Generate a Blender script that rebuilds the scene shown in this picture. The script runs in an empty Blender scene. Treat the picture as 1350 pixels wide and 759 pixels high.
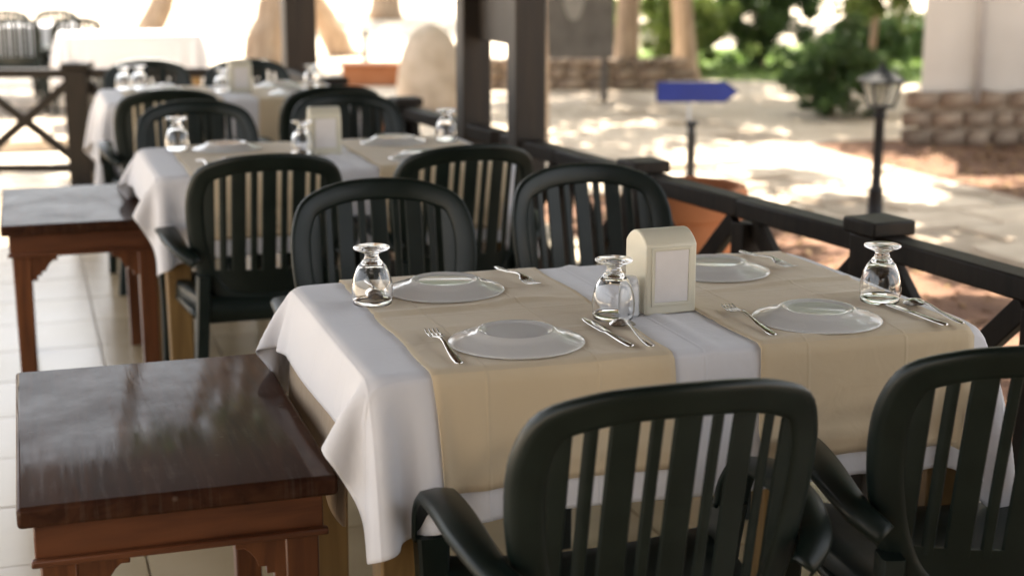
import bpy, math, random
import numpy as np
from mathutils import Vector, Matrix
R = math.radians
random.seed(7)
scene = bpy.context.scene
col = scene.collection

# ------------------------------------------------------------------ camera
cam_d = bpy.data.cameras.new('camera')
cam = bpy.data.objects.new('camera', cam_d); col.objects.link(cam)
cam.location = (0, 0, 1.40)
cam.rotation_euler = (R(90 - 12.65), 0, R(-18))
cam_d.sensor_width = 36; cam_d.lens = 52.5
cam_d.clip_start = 0.05; cam_d.clip_end = 600
cam_d.dof.use_dof = True; cam_d.dof.focus_distance = 2.62; cam_d.dof.aperture_fstop = 2.9
scene.camera = cam

# ------------------------------------------------------------------ sky and sun
SUN_EL, SUN_AZ = 64, 18           # azimuth measured from +Y towards +X
world = bpy.data.worlds.new('World'); scene.world = world; world.use_nodes = True
wn = world.node_tree.nodes; wl = world.node_tree.links
sky = wn.new('ShaderNodeTexSky'); sky.sky_type = 'NISHITA'; sky.sun_disc = False
sky.sun_elevation = R(SUN_EL); sky.sun_rotation = R(SUN_AZ); sky.dust_density = 3.0; sky.ozone_density = .6
bg = wn['Background']; bg.inputs['Strength'].default_value = 0.12
hz = wn.new('ShaderNodeHueSaturation'); hz.inputs['Saturation'].default_value = .22
wl.new(sky.outputs['Color'], hz.inputs['Color']); wl.new(hz.outputs['Color'], bg.inputs['Color'])
sd = bpy.data.lights.new('sun', 'SUN'); sd.energy = 5.0; sd.angle = R(0.53); sd.color = (1, .91, .78)
sun = bpy.data.objects.new('sun', sd); col.objects.link(sun)
to_sun = Vector((math.sin(R(SUN_AZ)) * math.cos(R(SUN_EL)), math.cos(R(SUN_AZ)) * math.cos(R(SUN_EL)), math.sin(R(SUN_EL))))
sun.rotation_euler = to_sun.to_track_quat('Z', 'Y').to_euler()

vs = scene.view_settings
vs.view_transform = 'Standard'; vs.look = 'None'; vs.gamma = 1; vs.use_curve_mapping = False
vs.exposure = 2.22
scene.render.engine = 'CYCLES'
cy = scene.cycles
cy.use_denoising = True; cy.max_bounces = 10; cy.diffuse_bounces = 5; cy.glossy_bounces = 5
cy.transmission_bounces = 10; cy.transparent_max_bounces = 12; cy.blur_glossy = 0.6; cy.sample_clamp_indirect = 8

# ------------------------------------------------------------------ materials
MATS = {}
def nodes(name):
    m = bpy.data.materials.new(name); m.use_nodes = True
    return m, m.node_tree.nodes, m.node_tree.links, m.node_tree.nodes['Principled BSDF']

def mat(name, c1, c2=None, rough=.5, scale=6, detail=6, stretch=(1, 1, 1), bump=.0, bscale=None, bdist=.01,
        spec=.5, metal=0, rough2=None, contrast=(.35, .65), rand=0.0, coords='Object', sheen=0, coat=0, distortion=0.0):
    m, n, l, p = nodes(name)
    tc = n.new('ShaderNodeTexCoord'); mp = n.new('ShaderNodeMapping'); mp.inputs['Scale'].default_value = stretch
    l.new(tc.outputs[coords], mp.inputs['Vector'])
    p.inputs['Roughness'].default_value = rough; p.inputs['Metallic'].default_value = metal
    p.inputs['Specular IOR Level'].default_value = spec
    if sheen: p.inputs['Sheen Weight'].default_value = sheen
    if coat: p.inputs['Coat Weight'].default_value = coat; p.inputs['Coat Roughness'].default_value = .12
    nz = n.new('ShaderNodeTexNoise'); nz.inputs['Scale'].default_value = scale; nz.inputs['Detail'].default_value = detail
    nz.inputs['Distortion'].default_value = distortion
    l.new(mp.outputs['Vector'], nz.inputs['Vector'])
    rp = n.new('ShaderNodeValToRGB'); e = rp.color_ramp.elements
    e[0].position, e[1].position = contrast
    e[0].color = (*c1, 1); e[1].color = (*(c2 or c1), 1)
    l.new(nz.outputs['Fac'], rp.inputs['Fac'])
    out = rp.outputs['Color']
    if rand:
        oi = n.new('ShaderNodeObjectInfo'); mr = n.new('ShaderNodeMapRange')
        mr.inputs['To Min'].default_value = 1 - rand; mr.inputs['To Max'].default_value = 1 + rand
        l.new(oi.outputs['Random'], mr.inputs['Value'])
        hs = n.new('ShaderNodeHueSaturation'); l.new(mr.outputs['Result'], hs.inputs['Value']); l.new(out, hs.inputs['Color'])
        out = hs.outputs['Color']
    l.new(out, p.inputs['Base Color'])
    if rough2 is not None:
        mr2 = n.new('ShaderNodeMapRange'); mr2.inputs['To Min'].default_value = rough; mr2.inputs['To Max'].default_value = rough2
        l.new(nz.outputs['Fac'], mr2.inputs['Value']); l.new(mr2.outputs['Result'], p.inputs['Roughness'])
    if bump:
        nb = n.new('ShaderNodeTexNoise'); nb.inputs['Scale'].default_value = bscale or scale * 3; nb.inputs['Detail'].default_value = 6
        l.new(mp.outputs['Vector'], nb.inputs['Vector'])
        bp = n.new('ShaderNodeBump'); bp.inputs['Strength'].default_value = bump; bp.inputs['Distance'].default_value = bdist
        l.new(nb.outputs['Fac'], bp.inputs['Height']); l.new(bp.outputs['Normal'], p.inputs['Normal'])
    MATS[name] = m
    return m

def cloth_mat(name, c, c2, weave=900, transl=.12):
    m, n, l, p = nodes(name)
    tc = n.new('ShaderNodeTexCoord')
    nz = n.new('ShaderNodeTexNoise'); nz.inputs['Scale'].default_value = 5; nz.inputs['Detail'].default_value = 5
    l.new(tc.outputs['Object'], nz.inputs['Vector'])
    mx = n.new('ShaderNodeMix'); mx.data_type = 'RGBA'; mx.inputs['A'].default_value = (*c, 1); mx.inputs['B'].default_value = (*c2, 1)
    l.new(nz.outputs['Fac'], mx.inputs['Factor']); l.new(mx.outputs['Result'], p.inputs['Base Color'])
    p.inputs['Roughness'].default_value = .85; p.inputs['Sheen Weight'].default_value = .25; p.inputs['Specular IOR Level'].default_value = .2
    wv = n.new('ShaderNodeTexNoise'); wv.inputs['Scale'].default_value = weave; l.new(tc.outputs['Object'], wv.inputs['Vector'])
    cr = n.new('ShaderNodeTexNoise'); cr.inputs['Scale'].default_value = 14; cr.inputs['Detail'].default_value = 3; cr.inputs['Distortion'].default_value = .6
    l.new(tc.outputs['Object'], cr.inputs['Vector'])
    b1 = n.new('ShaderNodeBump'); b1.inputs['Strength'].default_value = .32; b1.inputs['Distance'].default_value = .01
    l.new(cr.outputs['Fac'], b1.inputs['Height'])
    b2 = n.new('ShaderNodeBump'); b2.inputs['Strength'].default_value = .15; b2.inputs['Distance'].default_value = .001
    l.new(wv.outputs['Fac'], b2.inputs['Height']); l.new(b1.outputs['Normal'], b2.inputs['Normal']); l.new(b2.outputs['Normal'], p.inputs['Normal'])
    # pressed fold lines from ironing
    sx = n.new('ShaderNodeSeparateXYZ'); l.new(tc.outputs['Object'], sx.inputs['Vector'])
    hs_ = []
    for ax, per in (('X', .19), ('Y', .18)):
        dv = n.new('ShaderNodeMath'); dv.operation = 'PINGPONG'; dv.inputs[1].default_value = per / 2; l.new(sx.outputs[ax], dv.inputs[0])
        mr_ = n.new('ShaderNodeMapRange'); mr_.inputs['From Min'].default_value = 0; mr_.inputs['From Max'].default_value = .0045; mr_.inputs['To Min'].default_value = 1; mr_.inputs['To Max'].default_value = 0
        mr_.interpolation_type = 'SMOOTHSTEP'; l.new(dv.outputs[0], mr_.inputs['Value']); hs_.append(mr_.outputs['Result'])
    mxm = n.new('ShaderNodeMath'); mxm.operation = 'MAXIMUM'; l.new(hs_[0], mxm.inputs[0]); l.new(hs_[1], mxm.inputs[1])
    fm = n.new('ShaderNodeMath'); fm.operation = 'MULTIPLY'; l.new(mxm.outputs[0], fm.inputs[0]); l.new(nz.outputs['Fac'], fm.inputs[1])
    b3 = n.new('ShaderNodeBump'); b3.inputs['Strength'].default_value = .55; b3.inputs['Distance'].default_value = .003
    l.new(fm.outputs[0], b3.inputs['Height']); l.new(b2.outputs['Normal'], b3.inputs['Normal']); l.new(b3.outputs['Normal'], p.inputs['Normal'])
    tr = n.new('ShaderNodeBsdfTranslucent'); l.new(mx.outputs['Result'], tr.inputs['Color'])
    ms = n.new('ShaderNodeMixShader'); ms.inputs['Fac'].default_value = transl
    l.new(p.outputs['BSDF'], ms.inputs[1]); l.new(tr.outputs['BSDF'], ms.inputs[2])
    l.new(ms.outputs['Shader'], n['Material Output'].inputs['Surface'])
    MATS[name] = m; return m

def wood_mat(name, c1, c2, rough=.35, rough2=.5, axis=(1, .08, 1), scale=22, wear=None, coat=0.0, rand=.1, spec=.4):
    m, n, l, p = nodes(name)
    tc = n.new('ShaderNodeTexCoord'); mp = n.new('ShaderNodeMapping'); mp.inputs['Scale'].default_value = axis
    l.new(tc.outputs['Object'], mp.inputs['Vector'])
    nz = n.new('ShaderNodeTexNoise'); nz.inputs['Scale'].default_value = scale; nz.inputs['Detail'].default_value = 8; nz.inputs['Distortion'].default_value = 1.4
    l.new(mp.outputs['Vector'], nz.inputs['Vector'])
    rp = n.new('ShaderNodeValToRGB'); e = rp.color_ramp.elements
    e[0].position, e[1].position = .32, .7; e[0].color = (*c1, 1); e[1].color = (*c2, 1)
    l.new(nz.outputs['Fac'], rp.inputs['Fac']); out = rp.outputs['Color']
    mr = n.new('ShaderNodeMapRange'); mr.inputs['To Min'].default_value = rough; mr.inputs['To Max'].default_value = rough2
    l.new(nz.outputs['Fac'], mr.inputs['Value']); rout = mr.outputs['Result']
    if wear:
        # scuffs: fine scratches and pale blotches
        s1 = n.new('ShaderNodeTexNoise'); s1.inputs['Scale'].default_value = 5; s1.inputs['Detail'].default_value = 9; s1.inputs['Roughness'].default_value = .75
        l.new(tc.outputs['Object'], s1.inputs['Vector'])
        m2 = n.new('ShaderNodeMapping'); m2.inputs['Scale'].default_value = (55, 4, 1); l.new(tc.outputs['Object'], m2.inputs['Vector'])
        s2 = n.new('ShaderNodeTexNoise'); s2.inputs['Scale'].default_value = 1.6; s2.inputs['Detail'].default_value = 7; l.new(m2.outputs['Vector'], s2.inputs['Vector'])
        mu = n.new('ShaderNodeMath'); mu.operation = 'MULTIPLY'; l.new(s1.outputs['Fac'], mu.inputs[0]); l.new(s2.outputs['Fac'], mu.inputs[1])
        wr = n.new('ShaderNodeValToRGB'); w = wr.color_ramp.elements; w[0].position = .27; w[1].position = .47
        w[0].color = (0, 0, 0, 1); w[1].color = (wear, wear, wear, 1)
        l.new(mu.outputs[0], wr.inputs['Fac'])
        vo = n.new('ShaderNodeTexVoronoi'); vo.inputs['Scale'].default_value = 14; l.new(tc.outputs['Object'], vo.inputs['Vector'])
        vr = n.new('ShaderNodeValToRGB'); v = vr.color_ramp.elements; v[0].position = .03; v[1].position = .09
        v[0].color = (.2, .2, .2, 1); v[1].color = (0, 0, 0, 1); l.new(vo.outputs['Distance'], vr.inputs['Fac'])
        ad = n.new('ShaderNodeMath'); ad.operation = 'ADD'; ad.use_clamp = True
        l.new(wr.outputs['Color'], ad.inputs[0]); l.new(vr.outputs['Color'], ad.inputs[1])
        mx = n.new('ShaderNodeMix'); mx.data_type = 'RGBA'; mx.inputs['B'].default_value = (.33, .27, .22, 1)
        l.new(ad.outputs[0], mx.inputs['Factor']); l.new(out, mx.inputs['A']); out = mx.outputs['Result']
        ra = n.new('ShaderNodeMath'); ra.operation = 'MULTIPLY_ADD'; ra.inputs[1].default_value = .35
        l.new(ad.outputs[0], ra.inputs[0]); l.new(rout, ra.inputs[2]); rout = ra.outputs[0]
    if rand:
        oi = n.new('ShaderNodeObjectInfo'); r2 = n.new('ShaderNodeMapRange')
        r2.inputs['To Min'].default_value = 1 - rand; r2.inputs['To Max'].default_value = 1 + rand; l.new(oi.outputs['Random'], r2.inputs['Value'])
        hs = n.new('ShaderNodeHueSaturation'); l.new(r2.outputs['Result'], hs.inputs['Value']); l.new(out, hs.inputs['Color']); out = hs.outputs['Color']
    l.new(out, p.inputs['Base Color']); l.new(rout, p.inputs['Roughness'])
    p.inputs['Specular IOR Level'].default_value = spec
    if coat: p.inputs['Coat Weight'].default_value = coat; p.inputs['Coat Roughness'].default_value = .09
    if wear:   # the varnish is worn in streaks and patches
        cr = n.new('ShaderNodeMapRange'); cr.inputs['From Min'].default_value = .3; cr.inputs['From Max'].default_value = .7
        cr.inputs['To Min'].default_value = .02; cr.inputs['To Max'].default_value = .10
        l.new(s2.outputs['Fac'], cr.inputs['Value']); l.new(cr.outputs['Result'], p.inputs['Coat Roughness'])
        cw = n.new('ShaderNodeMapRange'); cw.inputs['From Min'].default_value = .35; cw.inputs['From Max'].default_value = .65
        cw.inputs['To Min'].default_value = coat; cw.inputs['To Max'].default_value = coat * .45
        l.new(s1.outputs['Fac'], cw.inputs['Value']); l.new(cw.outputs['Result'], p.inputs['Coat Weight'])
        cb = n.new('ShaderNodeBump'); cb.inputs['Strength'].default_value = .05; cb.inputs['Distance'].default_value = .001
        l.new(s2.outputs['Fac'], cb.inputs['Height']); l.new(cb.outputs['Normal'], p.inputs['Coat Normal'])
    bp = n.new('ShaderNodeBump'); bp.inputs['Strength'].default_value = .25; bp.inputs['Distance'].default_value = .002
    l.new(nz.outputs['Fac'], bp.inputs['Height']); l.new(bp.outputs['Normal'], p.inputs['Normal'])
    MATS[name] = m; return m

def leaf_mat(name, c1, c2, transl=.35):
    m, n, l, p = nodes(name)
    tc = n.new('ShaderNodeTexCoord'); nz = n.new('ShaderNodeTexNoise'); nz.inputs['Scale'].default_value = 3.5; nz.inputs['Detail'].default_value = 4
    l.new(tc.outputs['Object'], nz.inputs['Vector'])
    rp = n.new('ShaderNodeValToRGB'); e = rp.color_ramp.elements; e[0].position = .35; e[1].position = .65
    e[0].color = (*c1, 1); e[1].color = (*c2, 1); l.new(nz.outputs['Fac'], rp.inputs['Fac'])
    l.new(rp.outputs['Color'], p.inputs['Base Color']); p.inputs['Roughness'].default_value = .45
    tr = n.new('ShaderNodeBsdfTranslucent'); hs = n.new('ShaderNodeHueSaturation'); hs.inputs['Value'].default_value = 1.5
    l.new(rp.outputs['Color'], hs.inputs['Color']); l.new(hs.outputs['Color'], tr.inputs['Color'])
    ms = n.new('ShaderNodeMixShader'); ms.inputs['Fac'].default_value = transl
    l.new(p.outputs['BSDF'], ms.inputs[1]); l.new(tr.outputs['BSDF'], ms.inputs[2]); l.new(ms.outputs['Shader'], n['Material Output'].inputs['Surface'])
    MATS[name] = m; return m

def glass_mat(name, milk=0.0, rough=0.0, tint=(1, 1, 1)):
    m, n, l, p = nodes(name)
    p.inputs['Base Color'].default_value = (*tint, 1); p.inputs['Transmission Weight'].default_value = 1
    p.inputs['Roughness'].default_value = rough; p.inputs['IOR'].default_value = 1.5
    if name == 'plate_glass':   # pressed pattern round the rim
        tc = n.new('ShaderNodeTexCoord'); vo = n.new('ShaderNodeTexVoronoi'); vo.inputs['Scale'].default_value = 95
        l.new(tc.outputs['Object'], vo.inputs['Vector'])
        ln = n.new('ShaderNodeVectorMath'); ln.operation = 'LENGTH'; l.new(tc.outputs['Object'], ln.inputs[0])
        mr = n.new('ShaderNodeMapRange'); mr.inputs['From Min'].default_value = .072; mr.inputs['From Max'].default_value = .085
        l.new(ln.outputs['Value'], mr.inputs['Value'])
        bp = n.new('ShaderNodeBump'); bp.inputs['Distance'].default_value = .0007; l.new(mr.outputs['Result'], bp.inputs['Strength'])
        l.new(vo.outputs['Distance'], bp.inputs['Height']); l.new(bp.outputs['Normal'], p.inputs['Normal'])
    if milk:
        d = n.new('ShaderNodeBsdfPrincipled'); d.inputs['Base Color'].default_value = (.93, .91, .87, 1); d.inputs['Roughness'].default_value = .08
        d.inputs['Specular IOR Level'].default_value = 1.0
        ms = n.new('ShaderNodeMixShader'); ms.inputs['Fac'].default_value = milk
        l.new(p.outputs['BSDF'], ms.inputs[1]); l.new(d.outputs['BSDF'], ms.inputs[2]); l.new(ms.outputs['Shader'], n['Material Output'].inputs['Surface'])
    MATS[name] = m; return m

cloth_mat('white_cloth', (.80, .79, .80), (.74, .73, .75))
cloth_mat('beige_cloth', (.68, .55, .37), (.62, .50, .33), transl=.08)
cloth_mat('brown_cloth', (.42, .31, .20), (.36, .26, .17), transl=.03)
mat('chair_plastic', (.0042, .0088, .0068), (.0095, .0165, .0130), contrast=(.42, .78), spec=.34, rough=.28, rough2=.52, scale=11, detail=10, bump=.05, bscale=260, bdist=.001)
mat('black_wood', (.009, .0065, .0045), (.019, .0135, .0095), rough=.42, rough2=.6, spec=.22, scale=30, stretch=(1, 1, .15), bump=.25, bscale=60, bdist=.003, rand=.15)
mat('brown_post_wood', (.014, .010, .007), (.032, .022, .014), rough=.45, rough2=.65, scale=26, stretch=(1, 1, .08), bump=.3, bscale=50, bdist=.004)
wood_mat('stool_top', (.024, .009, .005), (.055, .022, .011), rough=.5, rough2=.6, wear=.12, coat=.30, rand=0, spec=.04)
wood_mat('stool_leg', (.075, .022, .008), (.19, .066, .022), axis=(1, 1, .08), rough=.3, rough2=.45, coat=.2, rand=.1)
wood_mat('stool_apron', (.065, .02, .008), (.15, .05, .018), axis=(.1, .1, 1), rough=.3, rough2=.45, coat=.2, rand=.1)
wood_mat('table_wood', (.15, .085, .028), (.24, .145, .05), axis=(1, 1, .1), rough=.4, rough2=.55, rand=0)
wood_mat('roof_wood', (.04, .025, .015), (.07, .045, .028), axis=(1, .06, 1), rough=.6, rough2=.75, rand=.1)
mat('tile', (.40, .30, .175), (.48, .37, .225), rough=.16, rough2=.32, scale=2.2, detail=8, bump=.06, bscale=30, bdist=.002, rand=.05, coords='Object')
mat('grout', (.33, .28, .21), (.42, .36, .27), rough=.85, scale=20)
mat('sand', (.50, .41, .31), (.62, .53, .42), rough=.9, scale=1.3, detail=10, bump=.4, bscale=14, bdist=.03)
mat('soil', (.095, .042, .022), (.20, .105, .06), rough=.95, scale=3.5, detail=12, bump=.8, bscale=22, bdist=.03)
mat('flagstone', (.50, .40, .30), (.64, .53, .41), rough=.8, scale=4, detail=10, bump=.35, bscale=16, bdist=.012, rand=.16)
mat('dark_plaster', (.16, .12, .09), (.20, .155, .12), rough=.9, scale=3)
mat('dark_pane', (.02, .02, .022), (.025, .025, .027), rough=.08)
mat('stucco', (.60, .56, .51), (.66, .62, .57), rough=.9, scale=2.5, detail=9, bump=.3, bscale=90, bdist=.004)
mat('rubble', (.17, .11, .075), (.36, .28, .21), rough=.9, scale=7, detail=9, bump=.6, bscale=20, bdist=.02, rand=.3)
mat('mortar', (.34, .27, .20), (.42, .34, .26), rough=.95, scale=18)
mat('limestone', (.40, .32, .24), (.54, .45, .36), rough=.9, scale=5, detail=10, bump=.6, bscale=12, bdist=.03)
mat('bark', (.30, .21, .14), (.46, .35, .25), rough=.95, scale=14, stretch=(1, 1, .2), detail=9, bump=.8, bscale=18, bdist=.03)
mat('terracotta', (.42, .15, .055), (.50, .20, .085), rough=.75, scale=4, detail=7, bump=.12, bscale=60, bdist=.003)
mat('lamp_metal', (.012, .012, .013), (.022, .022, .023), rough=.55, spec=.3, scale=20)
mat('sign_blue', (.010, .028, .20), (.013, .036, .25), rough=.28, scale=3, coat=.3)
mat('sign_edge', (.006, .008, .03), (.008, .010, .04), rough=.4)
mat('grey_metal', (.42, .42, .42), (.5, .5, .5), rough=.45, metal=.8)
mat('board_grey', (.085, .075, .065), (.13, .115, .10), rough=.7, scale=5)
mat('paper_pale', (.20, .185, .165), (.26, .24, .21), rough=.8)
mat('steel', (.62, .60, .57), (.66, .64, .62), rough=.14, rough2=.24, metal=1, scale=30)
mat('cream_plastic', (.66, .62, .49), (.69, .65, .52), rough=.32, rough2=.4, scale=5, coat=.15)
mat('napkin', (.72, .68, .65), (.76, .72, .69), rough=.95, scale=20, bump=.1, bscale=200, bdist=.001)
mat('ceramic', (.74, .74, .74), (.78, .78, .78), rough=.2)
mat('green_plastic', (.10, .30, .22), (.12, .34, .25), rough=.35)
mat('pipe', (.46, .44, .43), (.50, .48, .47), rough=.5, scale=9)
mat('dry_leaf', (.20, .11, .05), (.42, .27, .13), rough=.8, scale=6, contrast=(.4, .6))
mat('lawn', (.10, .16, .035), (.17, .22, .06), rough=.95, scale=5, bump=.5, bscale=60, bdist=.02)
leaf_mat('leaf_dark', (.036, .075, .020), (.08, .13, .036))
leaf_mat('leaf_mid', (.040, .085, .018), (.085, .14, .032))
leaf_mat('leaf_light', (.10, .16, .035), (.20, .25, .07), transl=.45)
leaf_mat('grass_blade', (.09, .16, .03), (.16, .23, .06))
glass_mat('clear_glass'); glass_mat('plate_glass', milk=.6, rough=.01); glass_mat('lantern_glass', milk=.08, rough=.1, tint=(.8, .78, .72))

# ------------------------------------------------------------------ mesh helpers
class MB:
    def __init__(s): s.v = []; s.f = []
    def add(s, vs_, fs_):
        o = len(s.v); s.v += [tuple(map(float, p)) for p in vs_]; s.f += [tuple(i + o for i in f) for f in fs_]; return s
    def box(s, c, d, rot=None, taper=1.0):
        x, y, z = (k / 2 for k in d); P = []
        for sz in (-1, 1):
            k = taper if sz < 0 else 1
            for sx, sy in ((-1, -1), (1, -1), (1, 1), (-1, 1)): P.append(Vector((sx * x * k, sy * y * k, sz * z)))
        if rot is not None: P = [rot @ p for p in P]
        return s.add([(p.x + c[0], p.y + c[1], p.z + c[2]) for p in P],
                     [(3, 2, 1, 0), (4, 5, 6, 7), (0, 1, 5, 4), (1, 2, 6, 5), (2, 3, 7, 6), (3, 0, 4, 7)])
    def bar(s, a, b, w, h, up=(0, 0, 1)):
        a, b = Vector(a), Vector(b); d = b - a; L = d.length; d.normalize()
        sd_ = d.cross(Vector(up)); sd_.normalize(); u = sd_.cross(d)
        m = Matrix((sd_, d, u)).transposed()
        return s.box((a + b) / 2, (w, L, h), rot=m)
    def prism(s, poly, axis, a, b):
        """poly in the plane across `axis`, extruded from a to b"""
        n = len(poly); P = []
        for k in (a, b):
            for p in poly:
                P.append({'x': (k, p[0], p[1]), 'y': (p[0], k, p[1]), 'z': (p[0], p[1], k)}[axis])
        return s.add(P, [tuple(range(n - 1, -1, -1)), tuple(range(n, 2 * n))] + [(i, (i + 1) % n, n + (i + 1) % n, n + i) for i in range(n)])
    def lathe(s, prof, n=32, c=(0, 0, 0), closed=False):
        P = []; F = []; m = len(prof)
        for r, z in prof:
            for k in range(n):
                a = 2 * math.pi * k / n; P.append((c[0] + r * math.cos(a), c[1] + r * math.sin(a), c[2] + z))
        for i in range(m if closed else m - 1):
            j = (i + 1) % m
            for k in range(n):
                F.append((i * n + k, i * n + (k + 1) % n, j * n + (k + 1) % n, j * n + k))
        return s.add(P, F)
    def loft(s, rings, cap=True, loop=False):
        n = len(rings[0]); P = [p for r in rings for p in r]; F = []; m = len(rings)
        for i in range(m if loop else m - 1):
            j = (i + 1) % m
            for k in range(n): F.append((i * n + k, i * n + (k + 1) % n, j * n + (k + 1) % n, j * n + k))
        if cap and not loop: F += [tuple(range(n - 1, -1, -1)), tuple((m - 1) * n + k for k in range(n))]
        return s.add(P, F)
    def tube(s, path, rad, n=8, wob=0.0, seed=0):
        rg = random.Random(seed); rings = []; up = Vector((.31, .95, .02)).normalized()
        pts = [Vector(p) for p in path]
        for i, p in enumerate(pts):
            t = (pts[min(i + 1, len(pts) - 1)] - pts[max(i - 1, 0)]).normalized()
            a = t.cross(up).normalized(); b = t.cross(a)
            r = rad[i] if hasattr(rad, '__len__') else rad
            rings.append([p + (a * math.cos(2 * math.pi * k / n) + b * math.sin(2 * math.pi * k / n)) * r * (1 + wob * rg.uniform(-1, 1)) for k in range(n)])
        return s.loft(rings)
    def grid(s, P):
        """P: array (m, n, 3)"""
        m, n = len(P), len(P[0])
        return s.add([p for r in P for p in r], [(i * n + k, i * n + k + 1, (i + 1) * n + k + 1, (i + 1) * n + k) for i in range(m - 1) for k in range(n - 1)])
    def mesh(s, name, m, smooth=False):
        me = bpy.data.meshes.new(name); me.from_pydata(s.v, [], s.f); me.materials.append(MATS[m]); me.update()
        import bmesh
        bm = bmesh.new(); bm.from_mesh(me); bmesh.ops.recalc_face_normals(bm, faces=bm.faces); bm.to_mesh(me); bm.free()
        if smooth:
            for p in me.polygons: p.use_smooth = True
        return me
    def build(s, name, m, parent=None, smooth=False, bevel=0, seg=2, subsurf=0, solid=0, auto=False):
        o = bpy.data.objects.new(name, s.mesh(name, m, smooth or bool(bevel) and False)); col.objects.link(o); o.parent = parent
        if solid:
            md = o.modifiers.new('solid', 'SOLIDIFY'); md.thickness = solid; md.offset = 0
        if bevel:
            md = o.modifiers.new('bevel', 'BEVEL'); md.width = bevel; md.segments = seg; md.limit_method = 'ANGLE'; md.angle_limit = R(35); md.harden_normals = False
            for p in o.data.polygons: p.use_smooth = True
            if hasattr(o.data, 'set_sharp_from_angle'): o.data.set_sharp_from_angle(angle=R(50))
        if subsurf:
            md = o.modifiers.new('sub', 'SUBSURF'); md.levels = subsurf; md.render_levels = subsurf
        if auto and hasattr(o.data, 'set_sharp_from_angle'):
            for p in o.data.polygons: p.use_smooth = True
            o.data.set_sharp_from_angle(angle=R(40))
        return o

def link(name, me, parent=None, loc=(0, 0, 0), rz=0, scale=None):
    o = bpy.data.objects.new(name, me); col.objects.link(o); o.parent = parent; o.location = loc; o.rotation_euler = (0, 0, rz)
    if scale: o.scale = scale
    return o
def tag(o, label, cat, group=None):
    o['label'] = label; o['category'] = cat
    if group: o['group'] = group
    return o
def struct(o, label=None, cat=None, kind='structure'):
    o['kind'] = kind
    if label: o['label'] = label
    if cat: o['category'] = cat
    return o
def thing(name, label, cat, loc=(0, 0, 0), rz=0, group=None):
    o = bpy.data.objects.new(name, None); col.objects.link(o); o.empty_display_size = .1
    o.location = loc; o.rotation_euler = (0, 0, rz)
    return tag(o, label, cat, group)
def dup(root, label, loc, rz=0, group=None, name=None):
    def rec(o, par):
        c = o.copy(); col.objects.link(c); c.parent = par
        for ch in [k for k in bpy.data.objects if k.parent is o and k is not c]: rec(ch, c)
        return c
    r = rec(root, None); r.location = loc; r.rotation_euler = (0, 0, rz); r['label'] = label
    if group: r['group'] = group
    return r
def spline(pts, n, closed=False):
    pts = [np.array(p, float) for p in pts]; m = len(pts); out = []
    segs = m if closed else m - 1
    for i in range(segs):
        if closed: p0, p1, p2, p3 = (pts[(i + k) % m] for k in (-1, 0, 1, 2))
        else: p0, p1, p2, p3 = pts[max(i - 1, 0)], pts[i], pts[i + 1], pts[min(i + 2, m - 1)]
        for k in range(n):
            t = k / n
            out.append(.5 * (2 * p1 + (p2 - p0) * t + (2 * p0 - 5 * p1 + 4 * p2 - p3) * t * t + (3 * p1 - p0 - 3 * p2 + p3) * t ** 3))
    if not closed: out.append(pts[-1])
    return out

# ================================================================== SETTING
GZ = -0.10                         # ground level outside the terrace
g = MB(); g.add([(-250, -250, GZ), (250, -250, GZ), (250, 250, GZ), (-250, 250, GZ)], [(0, 1, 2, 3)])
struct(g.build('ground', 'sand'), 'pale sandy ground around the terrace', 'ground')
def sheet(name, poly, z, m, label, cat):
    o = MB().add([(x, y, z) for x, y in poly], [tuple(range(len(poly)))]).build(name, m)
    return struct(o, label, cat)
sheet('soil_bed', [(2.25, -2), (4.5, -2), (4.45, 4), (4.55, 7), (4.2, 8.4), (3.2, 8.9), (2.0, 9.1)], GZ + .004, 'soil', 'reddish earth bed beside the railing', 'soil')
sheet('soil_bed', [(5.9, -2), (10, -2), (10, 9.3), (8, 9.9), (7.4, 10.6), (6.2, 10.7), (5.8, 10.5), (5.8, 8.5)], GZ + .004, 'soil', 'bare brown earth in front of the stone based building', 'soil')
sheet('lawn', [(7.3, 16.9), (9.0, 15.6), (12.5, 14.2), (22, 14), (22, 24), (9, 22)], GZ + .004, 'lawn', 'green lawn under the shrubs', 'lawn')
rg = random.Random(3); gm = MB()
for k in range(4200):
    x = rg.uniform(7.6, 13.5); y = rg.uniform(15.2, 21)
    if y < 16.9 - .62 * (x - 7.3) + .4: continue
    a = rg.uniform(0, 6.28); w = .02; h = rg.uniform(.04, .11); dx, dy = math.cos(a) * w, math.sin(a) * w
    gm.add([(x - dx, y - dy, GZ + .005), (x + dx, y + dy, GZ + .005), (x + rg.uniform(-.03, .03), y + rg.uniform(-.03, .03), GZ + h)], [(0, 1, 2)])
struct(gm.build('grass', 'grass_blade'), 'short green grass blades on the lawn', 'grass', kind='stuff')

rg = random.Random(9); lm = MB()
for k in range(2600):
    if k % 3: x, y, z = rg.uniform(2.3, 4.5), rg.uniform(1.5, 8.8), GZ + .006
    else: x, y, z = rg.uniform(5.9, 7.6), rg.uniform(6, 10), GZ + .006
    a = rg.uniform(0, 6.28); r_ = rg.uniform(.015, .04); c_, s_ = math.cos(a) * r_, math.sin(a) * r_
    lm.add([(x - c_, y - s_, z), (x + s_ * .4, y - c_ * .4, z + rg.uniform(0, .015)), (x + c_, y + s_, z + rg.uniform(0, .01)), (x - s_ * .4, y + c_ * .4, z + rg.uniform(.002, .02))], [(0, 1, 2, 3)])
struct(lm.build('fallen_leaves', 'dry_leaf'), 'dry fallen leaves scattered on the earth beds', 'leaves', kind='stuff')

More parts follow.
